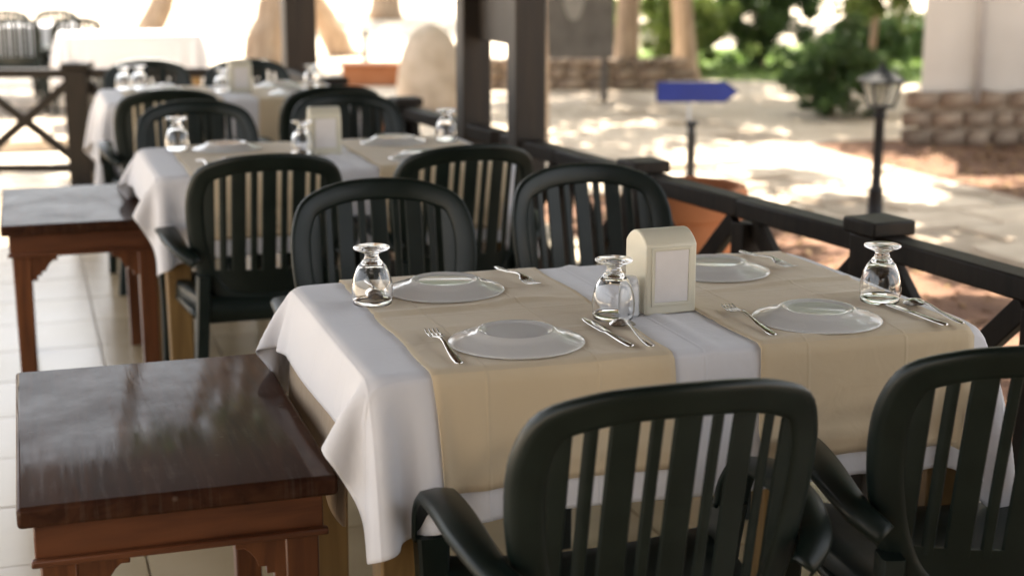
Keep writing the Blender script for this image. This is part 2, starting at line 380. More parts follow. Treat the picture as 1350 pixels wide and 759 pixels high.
# flagstone path and plaza: each slab its own piece
def slab(w, d, h, jit, rgen, z0):
    P = []
    for sx, sy in ((-1, -1), (0, -1), (1, -1), (1, 0), (1, 1), (0, 1), (-1, 1), (-1, 0)):
        P.append((sx * w / 2 + rgen.uniform(-jit, jit), sy * d / 2 + rgen.uniform(-jit, jit)))
    m = MB(); m.add([(x, y, z0) for x, y in P] + [(x, y, z0 + h * .7) for x, y in P] + [(x * .96, y * .96, z0 + h) for x, y in P],
                    [tuple(range(16, 24))] + [(i, (i + 1) % 8, 8 + (i + 1) % 8, 8 + i) for i in range(8)] + [(8 + i, 8 + (i + 1) % 8, 16 + (i + 1) % 8, 16 + i) for i in range(8)])
    return m
rg = random.Random(11)
slabs = [slab(.57, .47, .035, .03, rg, 0).mesh('flagstone', 'flagstone') for _ in range(7)]
def paving(name, label, x0, x1, y0, y1, base_poly):
    base = sheet(name, base_poly, GZ + .008, 'mortar', label, 'path')
    y = y0; r_ = 0
    while y < y1:
        x = x0 + (r_ % 2) * .3
        while x < x1 + .01:
            o = link('flagstone', rg.choice(slabs), base, (x + rg.uniform(-.01, .01), y + rg.uniform(-.01, .01), GZ + .009 - rg.uniform(0, .012)), rg.choice((0, math.pi)) + rg.uniform(-.03, .03))
            x += .6
        y += .5; r_ += 1
paving('path', 'pale flagstone path running past the lamp post', 4.85, 5.5, 1.2, 9.4, [(4.5, .9), (5.85, .9), (5.85, 9.6), (4.5, 9.6)])
paving('path', 'sunlit flagstone court beyond the path', 2.0, 5.5, 9.9, 15.2, [(1.65, 9.605), (5.85, 9.605), (6.2, 15.5), (1.65, 15.5)])

# ------------------------------------------------------------------ terrace floor of tiles
TS = .405
fl = MB().box((.0, 3.6, -.055), (5.2, 12.6, .1)).build('terrace_floor', 'grout')
struct(fl, 'cream tiled terrace floor', 'floor')
tm = MB().box((0, 0, 0), (TS - .006, TS - .006, .012)).mesh('tile', 'tile')
rest = MB(); nt = 0
for i in range(-7, 6):
    for j in range(-20, 11):
        x = .20 + (i + .5) * TS; y = 5.49 + (j + .5) * TS
        if not (-2.6 + TS / 2 <= x <= 2.6 - TS / 2 and y < 9.8): continue
        if -1.3 < x < 2.2 and 1.6 < y < 9.75:
            o = link('tile', tm, fl, (x, y, -.0045 + rg.uniform(-.0006, .0006)), rg.choice((0, 1, 2, 3)) * math.pi / 2); nt += 1
        else: rest.box((x, y, -.0045), (TS - .006, TS - .006, .012))
o = rest.build('tile', 'tile', fl); o['kind'] = 'stuff'

# ------------------------------------------------------------------ roof over the terrace, on posts
ROOF_X0, ROOF_X1, ROOF_Y0, ROOF_Y1, ROOF_Z = -1.5, 2.75, -3.0, 8.8, 2.66
roof = thing('terrace_roof', 'dark timber roof over the dining terrace', 'roof', (0, 0, ROOF_Z))
k = 0; x = ROOF_X0
while x < ROOF_X1 - .05:
    MB().box((x + .12, (ROOF_Y0 + ROOF_Y1) / 2, .06), (.232, ROOF_Y1 - ROOF_Y0, .03)).build('roof_board', 'roof_wood', roof); x += .24
for y in np.arange(ROOF_Y0 + .2, ROOF_Y1, 1.2): MB().box(((ROOF_X0 + ROOF_X1) / 2, y, -.02), (ROOF_X1 - ROOF_X0, .08, .12)).build('rafter', 'brown_post_wood', roof)
MB().box(((ROOF_X0 + ROOF_X1) / 2, (ROOF_Y0 + ROOF_Y1) / 2, .095), (ROOF_X1 - ROOF_X0 + .1, ROOF_Y1 - ROOF_Y0 + .1, .03)).build('roof_cover', 'roof_wood', roof)
for x in (-1.3, 1.78): MB().box((x, (ROOF_Y0 + ROOF_Y1) / 2, -.15), (.12, ROOF_Y1 - ROOF_Y0, .14)).build('beam', 'brown_post_wood', roof)
def post(label, x, y, w, d, z1=ROOF_Z - .225, m='brown_post_wood', rz=0, z0=0.002):
    o = MB().box((0, 0, (z1 - z0) / 2), (w, d, z1 - z0)).build('roof_post', m, None, bevel=.008); o.location = (x, y, z0); o.rotation_euler[2] = rz
    return tag(o, label, 'post')
post('tall dark timber post at the far corner of the railing', 1.60, 9.10, .19, .17, z1=3.0)
post('thick near-black roof post, the left one of the close pair', 1.745, 5.88, .12, .11)
post('brown roof post, the right one of the close pair', 1.785, 5.32, .12, .11)
o = MB().box((0, 0, .73), (.022, .448, 1.34)).build('infill_board', 'brown_post_wood'); o.location = (1.765, 5.60, 1.0)
tag(o, 'dark board filling the upper gap between the paired roof posts', 'board')
post('dark timber roof post at the near right end behind the camera', 1.78, -2.6, .14, .14)
post('dark timber roof post on the open left side, far end', -1.3, 8.6, .14, .14)
post('dark timber roof post on the open left side, near end', -1.3, -2.6, .14, .14)

# ------------------------------------------------------------------ railings
RZ = .72
def railing(label, pts, caps, pw=.10):
    root = thing('wooden_railing', label, 'railing', (0, 0, 0), group='dark timber railings round the terrace')
    P = [Vector((x, y, 0)) for x, y in pts]
    for i, p in enumerate(P):
        d = (P[min(i + 1, len(P) - 1)] - P[max(i - 1, 0)]); a = math.atan2(d.y, d.x)
        rot = Matrix.Rotation(a, 3, 'Z')
        if caps[i] == 1:
            po = MB().box((p.x, p.y, .36), (pw, pw, .71), rot).build('post', 'black_wood', root, bevel=.004)
            MB().box((p.x, p.y, .7375), (pw + .028, pw + .028, .038), rot).build('cap', 'black_wood', po, bevel=.006)
        elif caps[i] == 0:
            MB().box((p.x, p.y, .335), (.06, .06, .63), rot).build('upright', 'black_wood', root, bevel=.003)
    for i in range(len(P) - 1):
        a, b = P[i], P[i + 1]; d = (b - a).normalized(); n = Vector((-d.y, d.x, 0))
        e0, e1 = (.045 if caps[i] else 0.0), (.045 if caps[i + 1] else 0.0)
        MB().bar(a + d * e0 + Vector((0, 0, RZ - .027)), b - d * e1 + Vector((0, 0, RZ - .027)), .075, .054).build('top_rail', 'black_wood', root, bevel=.006)
        MB().bar(a + d * .04 + Vector((0, 0, .12)), b - d * .04 + Vector((0, 0, .12)), .045, .05).build('bottom_rail', 'black_wood', root, bevel=.004)
        zt, zb = RZ - .065, .155
        MB().bar(a + d * .03 + n * .0145 + Vector((0, 0, zt)), b - d * .03 + n * .0145 + Vector((0, 0, zb)), .055, .028, up=n).build('brace', 'black_wood', root, bevel=.003)
        MB().bar(a + d * .03 - n * .0145 + Vector((0, 0, zb)), b - d * .03 - n * .0145 + Vector((0, 0, zt)), .055, .028, up=n).build('brace', 'black_wood', root, bevel=.003)
    return root
# unseen wall with windows, added behind the camera to cut light from there
rw = thing('light_block_wall', 'added unseen wall with windows behind the camera, blocking light from the near end', 'building', (0, -3.2, 0))
MB().box((0, 0, 1.55), (7.0, .2, 3.1)).build('wall', 'dark_plaster', rw)
for x in (-2.2, -.6, 1.0, 2.6):
    fw = MB().box((x, .13, 1.25), (1.1, .05, 1.9)).build('window', 'brown_post_wood', rw, bevel=.005)
    MB().box((x, .158, 1.25), (.96, .006, 1.76)).build('pane', 'dark_pane', fw)
RP = [(2.20, 0.86), (2.14, 1.45), (2.10, 2.03), (2.05, 2.62), (2.0, 3.2), (1.93, 3.785), (1.86, 4.37), (1.805, 4.97), (1.76, 5.52), (1.705, 6.08), (1.65, 6.65), (1.605, 7.26), (1.565, 7.87), (1.535, 8.45), (1.52, 9.0)]
railing('dark X-braced timber railing along the right side of the terrace', RP, [1, 0, 1, 0, 1, 0, 1, 0, 2, 0, 1, 0, 1, 0, 2])
BP = [(1.42, 9.10), (.83, 9.26), (.31, 9.41), (-.33, 9.59), (-.95, 9.76), (-1.6, 9.9)]
railing('dark X-braced timber railing across the far end of the terrace', BP, [2, 0, 1, 0, 1, 0], pw=.14)

# ------------------------------------------------------------------ building at the right, with rubble base and pipe
YAW = R(-18)
bld = thing('stucco_building', 'cream stucco building on a rubble stone base', 'building', (6.70, 10.30, GZ), YAW)
def foot(e): return [(.06 - e, .06 - e), (6.06 + e, .06 - e), (7.5 + e, 5.06 + e), (1.72 - e, 5.06 + e)]
MB().prism(foot(0), 'z', .42, 3.13).build('wall', 'stucco', bld)
MB().prism(foot(.2), 'z', 3.131, 3.27).build('roof', 'limestone', bld, bevel=.02)
pp = MB().tube([(.50, .02, .34), (.50, .02, 3.1)], .028, 10).build('drain_pipe', 'pipe', bld, smooth=True)
for z in (.9, 2.0): MB().tube([(.50, .05, z), (.50, -.012, z)], .012, 6).build('clip', 'pipe', pp)
base = MB().prism(foot(.02), 'z', -.02, .419).build('stone_base', 'mortar', bld)
def stone(w, d, h, rgen):
    m = MB(); rings = []
    for t, k in ((-1, .90), (-.55, 1.0), (.3, 1.0), (1, .86)):
        ring = []
        for sx, sz in ((-1, -.7), (-.6, -1), (.6, -1), (1, -.6), (1, .6), (.55, 1), (-.6, 1), (-1, .65)):
            ring.append((sx * w / 2 * k + rgen.uniform(-.02, .012), -t * d / 2 + rgen.uniform(-.008, .008), sz * h / 2 * k + rgen.uniform(-.017, .012)))
        rings.append(ring)
    return m.loft(rings)
rg = random.Random(21)
def stone_rows(parent, x0, x1, z0, rows, y, hmean, wmin, wmax, axis='x', thick=.09):
    z = z0
    for r_ in range(rows):
        h = hmean * rg.uniform(.85, 1.15); x = x0 - rg.uniform(0, .05)
        while x < x1:
            w = rg.uniform(wmin, wmax)
            st = stone(w - .016, thick, h - .014, rg).build('stone', 'rubble', parent, smooth=True)
            if axis == 'x': st.location = (x + w / 2, y, z + h / 2)
            else: st.location = (y, x + w / 2, z + h / 2); st.rotation_euler[2] = R(-90)
            x += w
        z += hmean
stone_rows(base, -.04, 2.6, 0, 3, .035, .145, .14, .30)

lw = thing('stone_wall', 'low rubble stone wall behind the court', 'wall', (4.6, 16.15, GZ), R(-18))
core = MB().box((1.25, .16, .17), (2.5, .26, .34)).build('wall_core', 'mortar', lw)
stone_rows(lw, 0, 2.45, 0, 3, .03, .12, .18, .36, thick=.1)

# ================================================================== DINING FURNITURE
TBL_W, TBL_D, TBL_H = 1.12, .72, .75
def make_table(label, loc, group, rz=0):
    t = thing('dining_table', label, 'table', loc, rz, group)
    MB().box((TBL_W / 2, TBL_D / 2, TBL_H - .0145), (TBL_W - .036, TBL_D - .036, .028)).build('tabletop', 'table_wood', t, bevel=.004)
    for x in (.055, TBL_W - .055):
        for y in (.055, TBL_D - .055): MB().box((x, y, (TBL_H - .03) / 2 + .001), (.078, .078, TBL_H - .032), taper=.85).build('leg', 'table_wood', t, bevel=.005)
    for y in (.055, TBL_D - .055): MB().box((TBL_W / 2, y, TBL_H - .072), (TBL_W - .19, .022, .085)).build('apron', 'table_wood', t)
    for x in (.055, TBL_W - .055): MB().box((x, TBL_D / 2, TBL_H - .072), (.022, TBL_D - .19, .085)).build('apron', 'table_wood', t)
    return t

def sim_cloth(dl, dr, df, db, seed=0, sp=.0155, steps=330, iters=10, BEND=.05, flare=.22):
    """drape a rectangular cloth over the table box: position based dynamics on a grid"""
    W, D, H = TBL_W, TBL_D, TBL_H
    su = W / round(W / sp); sv = D / round(D / sp)
    dl, dr, df, db = round(dl / su) * su, round(dr / su) * su, round(df / sv) * sv, round(db / sv) * sv
    nu = int(round((W + dl + dr) / su)) + 1; nv = int(round((D + df + db) / sv)) + 1
    us = np.linspace(-dl, W + dr, nu); vs_ = np.linspace(-df, D + db, nv)
    su, sv = us[1] - us[0], vs_[1] - vs_[0]
    U, V = np.meshgrid(us, vs_, indexing='ij')
    rs = np.random.RandomState(seed)
    P = np.stack([U, V, np.full_like(U, H + .004)], 2)
    P[..., 2] += rs.uniform(0, .003, U.shape)
    pin = (U > .012) & (U < W - .012) & (V > .012) & (V < D - .012); P[..., 2][pin] = H + .0035; P0 = P.copy()
    vel = np.zeros_like(P); dt = 1 / 130; m = .0035; rr = .005
    sdg = math.hypot(su, sv); cen = np.array([W / 2, D / 2, H - .5]); half = np.array([W / 2, D / 2, .5]) - rr
    def con(A, B, L, k):
        d = B - A; ln = np.sqrt((d * d).sum(-1, keepdims=True)) + 1e-9
        c = d * ((ln - L) / ln * (.5 * k)); A += c; B -= c
    for st in range(steps):
        vel[..., 2] -= 9.8 * dt; vel *= .985
        prev = P.copy(); P = P + vel * dt
        for _ in range(iters):
            for a in (0, 1):
                con(P[a:nu - 1:2][:(nu - a) // 2], P[a + 1:nu:2], su, 1)
                con(P[:, a:nv - 1:2][:, :(nv - a) // 2], P[:, a + 1:nv:2], sv, 1)
            for a in (0, 1):
                A = P[a:nu - 1:2][:(nu - a) // 2]; B = P[a + 1:nu:2]
                con(A[:, :-1], B[:, 1:], sdg, .35); con(A[:, 1:], B[:, :-1], sdg, .35)
            for a in (0, 1, 2, 3):
                n_ = len(range(a + 2, nu, 4))
                if n_: con(P[a::4][:n_], P[a + 2::4][:n_], 2 * su, BEND)
                n_ = len(range(a + 2, nv, 4))
                if n_: con(P[:, a::4][:, :n_], P[:, a + 2::4][:, :n_], 2 * sv, BEND)
            P[pin] = P0[pin]
            # collision with the rounded table box
            rel = P - cen; q = np.abs(rel) - half; qp = np.maximum(q, 0); ln = np.sqrt((qp ** 2).sum(-1)); inn = np.minimum(q.max(-1), 0)
            sdv = ln + inn - rr; hit = sdv < m
            gr = np.where((ln > 1e-9)[..., None], qp / (ln[..., None] + 1e-12), (q == q.max(-1, keepdims=True)) * 1.0) * np.sign(rel)
            P += np.where(hit[..., None], gr * (m - sdv)[..., None], 0)
        vel = (P - prev) / dt
        vel[pin] = 0
        sp_ = np.sqrt((vel ** 2).sum(-1, keepdims=True)); vel *= np.minimum(1, 2.0 / (sp_ + 1e-9))
    e1 = np.linalg.norm(np.diff(P, axis=0), axis=2) / su; e2 = np.linalg.norm(np.diff(P, axis=1), axis=2) / sv
    print('cloth stretch', e1.max(), e2.max(), e1.mean(), e2.mean(), 'min z', P[..., 2].min(), 'speed', np.abs(vel).max())
    # starched cloth: the short end stands off the table, the long sides ripple a little
    drop = np.clip(H - P[..., 2], 0, None)
    lf = np.clip(-U / .03, 0, 1) * np.clip((V + .06) / .10, .12, 1); P[..., 0] -= flare * lf * np.minimum(drop, .10) * (1 - .25 * np.sin(V * 8 + 1))
    fr = np.clip(-V / .03, 0, 1); P[..., 1] -= fr * drop * (.05 + .04 * np.sin(U * 11 + seed) + .03 * np.sin(U * 29 + 2 * seed) * np.exp(-((U - .04) / .12) ** 2))
    # pressed fold lines and soft waves on the top
    top = (U > .0) & (U < W) & (V > 0) & (V < D)
    ic = int(np.argmin(abs(us - (W * .525)))); P[ic, :, 2] += np.where((vs_ > -df) & (vs_ < D + .02), .007, 0)
    P[..., 2] += np.where(top, .0012 * (1 + np.sin(9 * U + 2 * np.sin(5 * V + seed)) * np.sin(7 * V + 1.3)), 0)
    return us, vs_, P

def cloth_mesh(sim, name='tablecloth', m='white_cloth'):
    return MB().grid(sim[2]).mesh(name, m, smooth=True)
def runner_mesh(sim, u0, u1, v0, v1, seed, off=.0042):
    us, vs_, P = sim
    nu, nv = int((u1 - u0) / .0125) + 1, int((v1 - v0) / .0125) + 1
    tu = np.gradient(P, axis=0); tv = np.gradient(P, axis=1); N = np.cross(tu, tv); N /= np.linalg.norm(N, axis=2, keepdims=True) + 1e-9
    uu = np.linspace(u0, u1, nu); vv = np.linspace(v0, v1, nv)
    fi = (uu - us[0]) / (us[1] - us[0]); fj = (vv - vs_[0]) / (vs_[1] - vs_[0])
    i0 = np.clip(fi.astype(int), 0, len(us) - 2); j0 = np.clip(fj.astype(int), 0, len(vs_) - 2)
    a = (fi - i0)[:, None, None]; b = (fj - j0)[None, :, None]
    def bil(A):
        return (A[i0][:, j0] * (1 - a) * (1 - b) + A[i0 + 1][:, j0] * a * (1 - b) + A[i0][:, j0 + 1] * (1 - a) * b + A[i0 + 1][:, j0 + 1] * a * b)
    Q = bil(P); n = bil(N); n /= np.linalg.norm(n, axis=2, keepdims=True)
    rs = np.random.RandomState(seed); h = np.zeros((nu, nv)); UU, VV = np.meshgrid(uu, vv, indexing='ij')
    for _ in range(12):   # soft creases running mostly across the runner
        vc = rs.uniform(v0, v1); sl = rs.uniform(-.35, .35); uc = rs.uniform(u0, u1); ln = rs.uniform(.10, .28)
        dd = VV - vc - sl * (UU - uc) + .012 * np.sin(14 * UU + vc * 9)
        h += rs.uniform(.0030, .0080) * np.exp(-(dd / .010) ** 2) * np.exp(-((UU - uc) / ln) ** 2)
    flat = np.ones_like(h)                       # pressed flat where tableware stands
    for pu, pv in ((.281, .135), (.277, .555), (.847, .122), (.85, .555)):
        flat *= np.clip((np.hypot(UU - pu, VV - pv) - .10) / .05, .05, 1)
    flat = np.where((VV > 0) & (VV < .28), np.minimum(flat, .45), flat)
    h = np.minimum(h, .009) * flat
    # rims lie down, wavering a little
    w = .0025 * np.sin(VV * 23 + seed) * np.exp(-np.minimum(UU - u0, u1 - UU) / .03)
    Q = Q + n * (off + h)[..., None]; Q[..., 0] += w
    return MB().grid(Q).mesh('table_runner', 'beige_cloth', smooth=True)
def place_cloth(name, me, loc, label, cat, group, sub=1, thick=.0022):
    o = link(name, me, None, loc); md = o.modifiers.new('sub', 'SUBSURF'); md.levels = sub; md.render_levels = sub
    md = o.modifiers.new('solid', 'SOLIDIFY'); md.thickness = thick; md.offset = 0
    return tag(o, label, cat, group)

simA = sim_cloth(.112, .18, .238, .20, seed=1)
simB = sim_cloth(.23, .22, .26, .22, seed=5, flare=.1)
meA, meB = cloth_mesh(simA), cloth_mesh(simB)
T1, T2, T3 = (.475, 2.18, 0), (.35, 4.46, 0), (.335, 6.80, 0)
GRP_T = 'dining tables in a row on the terrace'
make_table('nearest wooden dining table, under the white cloth in the foreground', T1, GRP_T)
make_table('middle wooden dining table of the row along the railing', T2, GRP_T)
make_table('farthest wooden dining table of the row, beside the end railing', T3, GRP_T)
place_cloth('tablecloth', meA, T1, 'white tablecloth in sharp focus on the nearest dining table', 'tablecloth', 'white tablecloths')
place_cloth('tablecloth', meA, T2, 'white tablecloth on the middle dining table', 'tablecloth', 'white tablecloths')
place_cloth('tablecloth', meB, T3, 'white tablecloth on the farthest dining table, corner hanging low', 'tablecloth', 'white tablecloths')
rA = runner_mesh(simA, .10, .512, -.182, TBL_D + .17, 3)
rB = runner_mesh(simA, .668, 1.083, -.192, TBL_D + .17, 8)
rC = runner_mesh(simB, .10, .512, -.20, TBL_D + .17, 3); rD = runner_mesh(simB, .668, 1.08, -.20, TBL_D + .17, 8)
for me, loc, lab in ((rA, T1, 'left beige runner across the nearest table'), (rB, T1, 'right beige runner across the nearest table'),
                     (rA, T2, 'left beige runner across the middle table'), (rB, T2, 'right beige runner across the middle table'),
                     (rC, T3, 'left beige runner across the farthest table'), (rD, T3, 'right beige runner across the farthest table')):
    place_cloth('table_runner', me, loc, lab, 'table runner', 'beige table runners', sub=0)
# brown under-cloth showing below the white cloth at the left end of the nearest table
uc = []
for i in range(22):
    v = i / 21 * (TBL_D - .17) + .13; row = []
    for k in range(14):
        t = k / 13; wv = .012 * math.sin(v * 17 + 1) * t
        row.append((-.001 - .014 * math.sin(t * 1.5) + wv * .6, v, TBL_H - .055 - .22 * t - .012 * math.sin(v * 9) * t))
    uc.append(row)
place_cloth('under_cloth', MB().grid(uc).mesh('under_cloth', 'brown_cloth', smooth=True), T1, 'brown under cloth hanging below the white cloth at the left table end', 'cloth', None)

# ------------------------------------------------------------------ plastic armchair
def back_pt(u, s, d=0.0):
    """point on the curved, leaning back: u across, s height, d offset to the rear"""
    t = (s - .40) / .45
    return np.array([u, -.205 - .075 * t - .022 * t * t + 1.25 * u * u - d, s])
FR = [(0, .414), (.075, .417), (.128, .434), (.163, .475), (.186, .54), (.201, .62), (.206, .695), (.200, .750), (.178, .796), (.125, .819), (.07, .829), (0, .832)]
outline = FR + [(-u, s) for u, s in FR[-2:0:-1]]
def half_inner(s):
    us_ = [p[0] for p in FR]; ss = [p[1] for p in FR]
    return float(np.interp(s, ss, us_))
def arch(u):
    pts = [(p[0], p[1]) for p in FR[6:]][::-1]
    return float(np.interp(abs(u), [p[0] for p in pts], [p[1] for p in pts]))
def make_chair(label, loc, rz):
    t = thing('plastic_armchair', label, 'chair', loc, rz, 'dark green plastic armchairs')
    M_ = 'chair_plastic'
    C_ = spline(outline, 4, closed=True); n = len(C_); rings = []
    for i in range(n):
        u, s = C_[i]; a = np.array(C_[(i + 1) % n]) - np.array(C_[i - 1]); a /= np.linalg.norm(a); nx, ns = a[1], -a[0]   # outward
        ring = []
        for w, d in ((-.028, -.004), (-.021, -.008), (.014, -.010), (.021, -.007), (.023, .004), (.022, .012), (.016, .017), (.006, .015), (-.014, .011), (-.025, .008), (-.0285, .003)):
            ring.append(back_pt(u + nx * w, s + ns * w, d))
        rings.append(ring)
    MB().loft(rings, loop=True).build('back_frame', M_, t, smooth=True)
    for u0, u1 in ((-.0205, .0205), (.0335, .0525), (.0655, .1055), (.1185, .1375), (.1505, .192)):
        for sg in ((1,) if u0 < 0 else (1, -1)):
            a, b = (u0, u1) if sg > 0 else (-u1, -u0); rings = []; mid = (a + b) / 2
            s0, s1 = .497, arch(mid) - .012
            for k in range(13):
                s = s0 + (s1 - s0) * k / 12; aa, bb = a, b
                if u0 > .15:
                    lim = half_inner(s) - .012; aa, bb = (a, min(b, lim)) if sg > 0 else (max(a, -lim), b)
                    if abs(bb - aa) < .004: continue
                rings.append([back_pt(aa, s, .001), back_pt(aa + .003, s, -.003), back_pt(bb - .003, s, -.003), back_pt(bb, s, .001), back_pt(bb - .003, s, .0055), back_pt((aa + bb) / 2, s, .0065), back_pt(aa + .003, s, .0055)])
            MB().loft(rings).build('slat', M_, t, auto=True)
    top = []
    for d in (-.0035, .0052):
        top.append([[back_pt(k / 10 * (half_inner(s) - .008) , s, d) for k in range(-10, 11)] for s in (.418, .44, .465, .49, .512)])
    m = MB(); m.grid(top[0]); m.grid(top[1])
    e0 = [top[0][4][k] for k in range(21)]; e1 = [top[1][4][k] for k in range(21)]; m.grid([e0, e1])
    m.build('back_panel', M_, t, auto=True)
    # seat: dished shell with skirt
    def seat_z(x, y):
        r = max(0, (y - .17) / .06); return .425 + .35 * x * x + .10 * (y * y) * (1 if y < 0 else .2) - .022 * r * r - .004
    rows = []
    for j in range(13):
        y = -.225 + .455 * j / 12; hw = .19 + .045 * min(1, (y + .225) / .25) - (.02 * max(0, (y - .19) / .04)); row = []
        row.append((-hw - .004, y, seat_z(hw, y) - .055)); row.append((-hw, y, seat_z(hw, y) - .012))
        for k in range(-6, 7): x = hw * k / 6 * .985; row.append((x, y, seat_z(x, y)))
        row.append((hw, y, seat_z(hw, y) - .012)); row.append((hw + .004, y, seat_z(hw, y) - .055))
        rows.append(row)
    fr_ = [(p[0], p[1] + .012, p[2] - .022) for p in rows[-1]]; fr2 = [(p[0], p[1] + .010, min(p[2] - .055, .375)) for p in rows[-1]]
    rr = [(p[0], p[1] - .006, min(p[2] - .06, .365)) for p in rows[0]]
    MB().grid([rr] + rows + [fr_, fr2]).build('seat', M_, t, smooth=True, solid=.006)
    for sg in (-1, 1):
        # armrest: flat band from the back frame forward, turning down at the front
        path = spline([(sg * .204, -.236, .545), (sg * .240, -.205, .575), (sg * .258, -.13, .598), (sg * .262, -.05, .606), (sg * .262, .03, .602), (sg * .259, .085, .585), (sg * .258, .118, .548), (sg * .256, .132, .50)], 4)
        rings = []
        for i, p in enumerate(path):
            tg = np.array(path[min(i + 1, len(path) - 1)]) - np.array(path[max(i - 1, 0)]); tg /= np.linalg.norm(tg)
            out = np.array([1, 0, 0.]) - tg * tg[0]; out /= np.linalg.norm(out); up = np.cross(out, tg); up /= np.linalg.norm(up)
            f_ = i / (len(path) - 1); w = .018 + .012 * min(1, f_ * 3)
            rings.append([p + out * a * w + up * b * .011 for a, b in ((-1, -.9), (-1.05, -.1), (-.8, .7), (0, 1), (.8, .7), (1.05, -.1), (1, -.9), (.82, -1), (.78, .1), (-.78, .1), (-.82, -1))])
        MB().loft(rings).build('armrest', M_, t, smooth=True)
        def leg(path, w0, w1, d0, d1):
            rings = []
            for i, p in enumerate(path):
                f_ = i / (len(path) - 1); w = w0 + (w1 - w0) * f_; d = d0 + (d1 - d0) * f_
                rings.append([(p[0] + a * w / 2, p[1] + b * d / 2, p[2]) for a, b in ((-1, -.8), (-.8, -1), (.8, -1), (1, -.8), (1, .8), (.8, 1), (-.8, 1), (-1, .8))])
            MB().loft(rings).build('leg', M_, t, auto=True)
        leg(spline([(sg * .256, .132, .505), (sg * .250, .150, .38), (sg * .252, .165, .2), (sg * .258, .185, .001)], 3), .052, .036, .05, .04)
        leg(spline([(sg * .186, -.205, .50), (sg * .196, -.222, .36), (sg * .212, -.25, .18), (sg * .228, -.285, .001)], 3), .036, .036, .05, .042)
        st = spline([(sg * .232, .145, .385), (sg * .226, .0, .392), (sg * .205, -.2, .385)], 3)
        MB().tube(st, .014, 8).build('side_rail', M_, t, smooth=True)
    return t
BK = .305                                     # distance from seat centre to the top of the back
c0 = make_chair('dark green plastic armchair seen from behind, front centre at the nearest table', (.815, 1.705 + BK, 0), R(-2))
GC = 'dark green plastic armchairs'
for lab, x, yb, face, rz in (
    ('dark green plastic armchair cut off by the right edge of the picture', 1.445, 1.71, 1, -14),
    ('dark green plastic armchair facing us behind the nearest table, left of the two', .80, 3.60, -1, -3),
    ('dark green plastic armchair facing us behind the nearest table, beside the napkin holder', 1.405, 3.69, -1, 4),
    ('dark green armchair with its back to us, left at the middle table', .632, 4.14, 1, 1),
    ('dark green armchair with its back to us at the middle table, by the roof posts', 1.218, 4.16, 1, 3),
    ('dark green plastic armchair facing us at the far side of the middle table, left', .615, 5.79, -1, 2),
    ('dark green plastic armchair facing us at the far side of the middle table, right', 1.20, 5.93, -1, -3),
    ('dark green plastic armchair with its back to us at the farthest table, left', .575, 6.28, 1, -2),
    ('dark green plastic armchair with its back to us at the farthest table, right', 1.235, 6.22, 1, 2),
    ('dark green plastic armchair behind the farthest table, left by the railing post', .625, 8.15, -1, 2),
    ('dark green plastic armchair behind the farthest table, right by the tall corner post', 1.10, 8.0, -1, -4)):
    dup(c0, lab, (x, yb + BK * face, 0), R(rz) + (0 if face > 0 else math.pi), GC)

# ------------------------------------------------------------------ low wooden side tables with stepped brackets
def make_side_table(label, loc):
    W, D, H = .49, .79, .587
    t = thing('side_table', label, 'side table', loc, 0, 'low wooden side tables')
    MB().box((W / 2, D / 2, H - .017), (W, D, .034)).build('tabletop', 'stool_top', t, bevel=.007, seg=3)
    ins = .022
    AH = .060
    for y, sg in ((ins + .012, 1), (D - ins - .012, -1)): MB().box((W / 2, y, H - .034 - AH / 2 - .001), (W - 2 * ins, .024, AH)).build('apron', 'stool_apron', t, bevel=.003)
    for x in (ins + .012, W - ins - .012): MB().box((x, D / 2, H - .034 - AH / 2 - .0005), (.024, D - 2 * ins - .05, AH - .001)).build('apron', 'stool_apron', t, bevel=.003)
    for y in (ins - .006, D - ins + .006): MB().box((W / 2, y, H - .034 - AH - .002), (W - 2 * ins + .012, .016, .012)).build('moulding', 'stool_apron', t, bevel=.003)
    L = .056; zt = H - .034 - .002
    for x in (ins + .006 + L / 2, W - ins - .006 - L / 2):
        for y in (ins + .010 + L / 2, D - ins - .010 - L / 2): MB().box((x, y, (zt - AH - .002) / 2 + .001), (L, L, zt - AH - .002), taper=.9).build('leg', 'stool_leg', t, bevel=.004)
    zb = H - .034 - AH - .0005
    prof = [(0, 0), (.094, 0), (.094, -.013), (.080, -.013), (.080, -.026), (.066, -.026), (.057, -.034), (.048, -.047), (.043, -.060), (.031, -.060), (.031, -.073), (.018, -.073), (.018, -.088), (0, -.088)]
    x0, x1 = ins + .006 + L - .001, W - ins - .006 - L + .001
    for y in (ins + .014, D - ins - .036):
        MB().prism([(x0 + a, zb + b) for a, b in prof], 'y', y, y + .022).build('bracket', 'stool_leg', t, bevel=.0015)
        MB().prism([(x1 - a, zb + b) for a, b in prof][::-1], 'y', y, y + .022).build('bracket', 'stool_leg', t, bevel=.0015)
    y0, y1 = ins + .010 + L - .001, D - ins - .010 - L + .001
    for x in (ins + .012, W - ins - .034):
        MB().prism([(y0 + a, zb + b) for a, b in prof], 'x', x, x + .022).build('bracket', 'stool_leg', t, bevel=.0015)
        MB().prism([(y1 - a, zb + b) for a, b in prof][::-1], 'x', x, x + .022).build('bracket', 'stool_leg', t, bevel=.0015)
    return t
s1 = make_side_table('scuffed dark brown low wooden side table in the left foreground', (-.055, 2.235, 0))
dup(s1, 'reddish brown low wooden side table beside the middle table, its top shining', (-.10, 4.735, 0), 0, 'low wooden side tables')

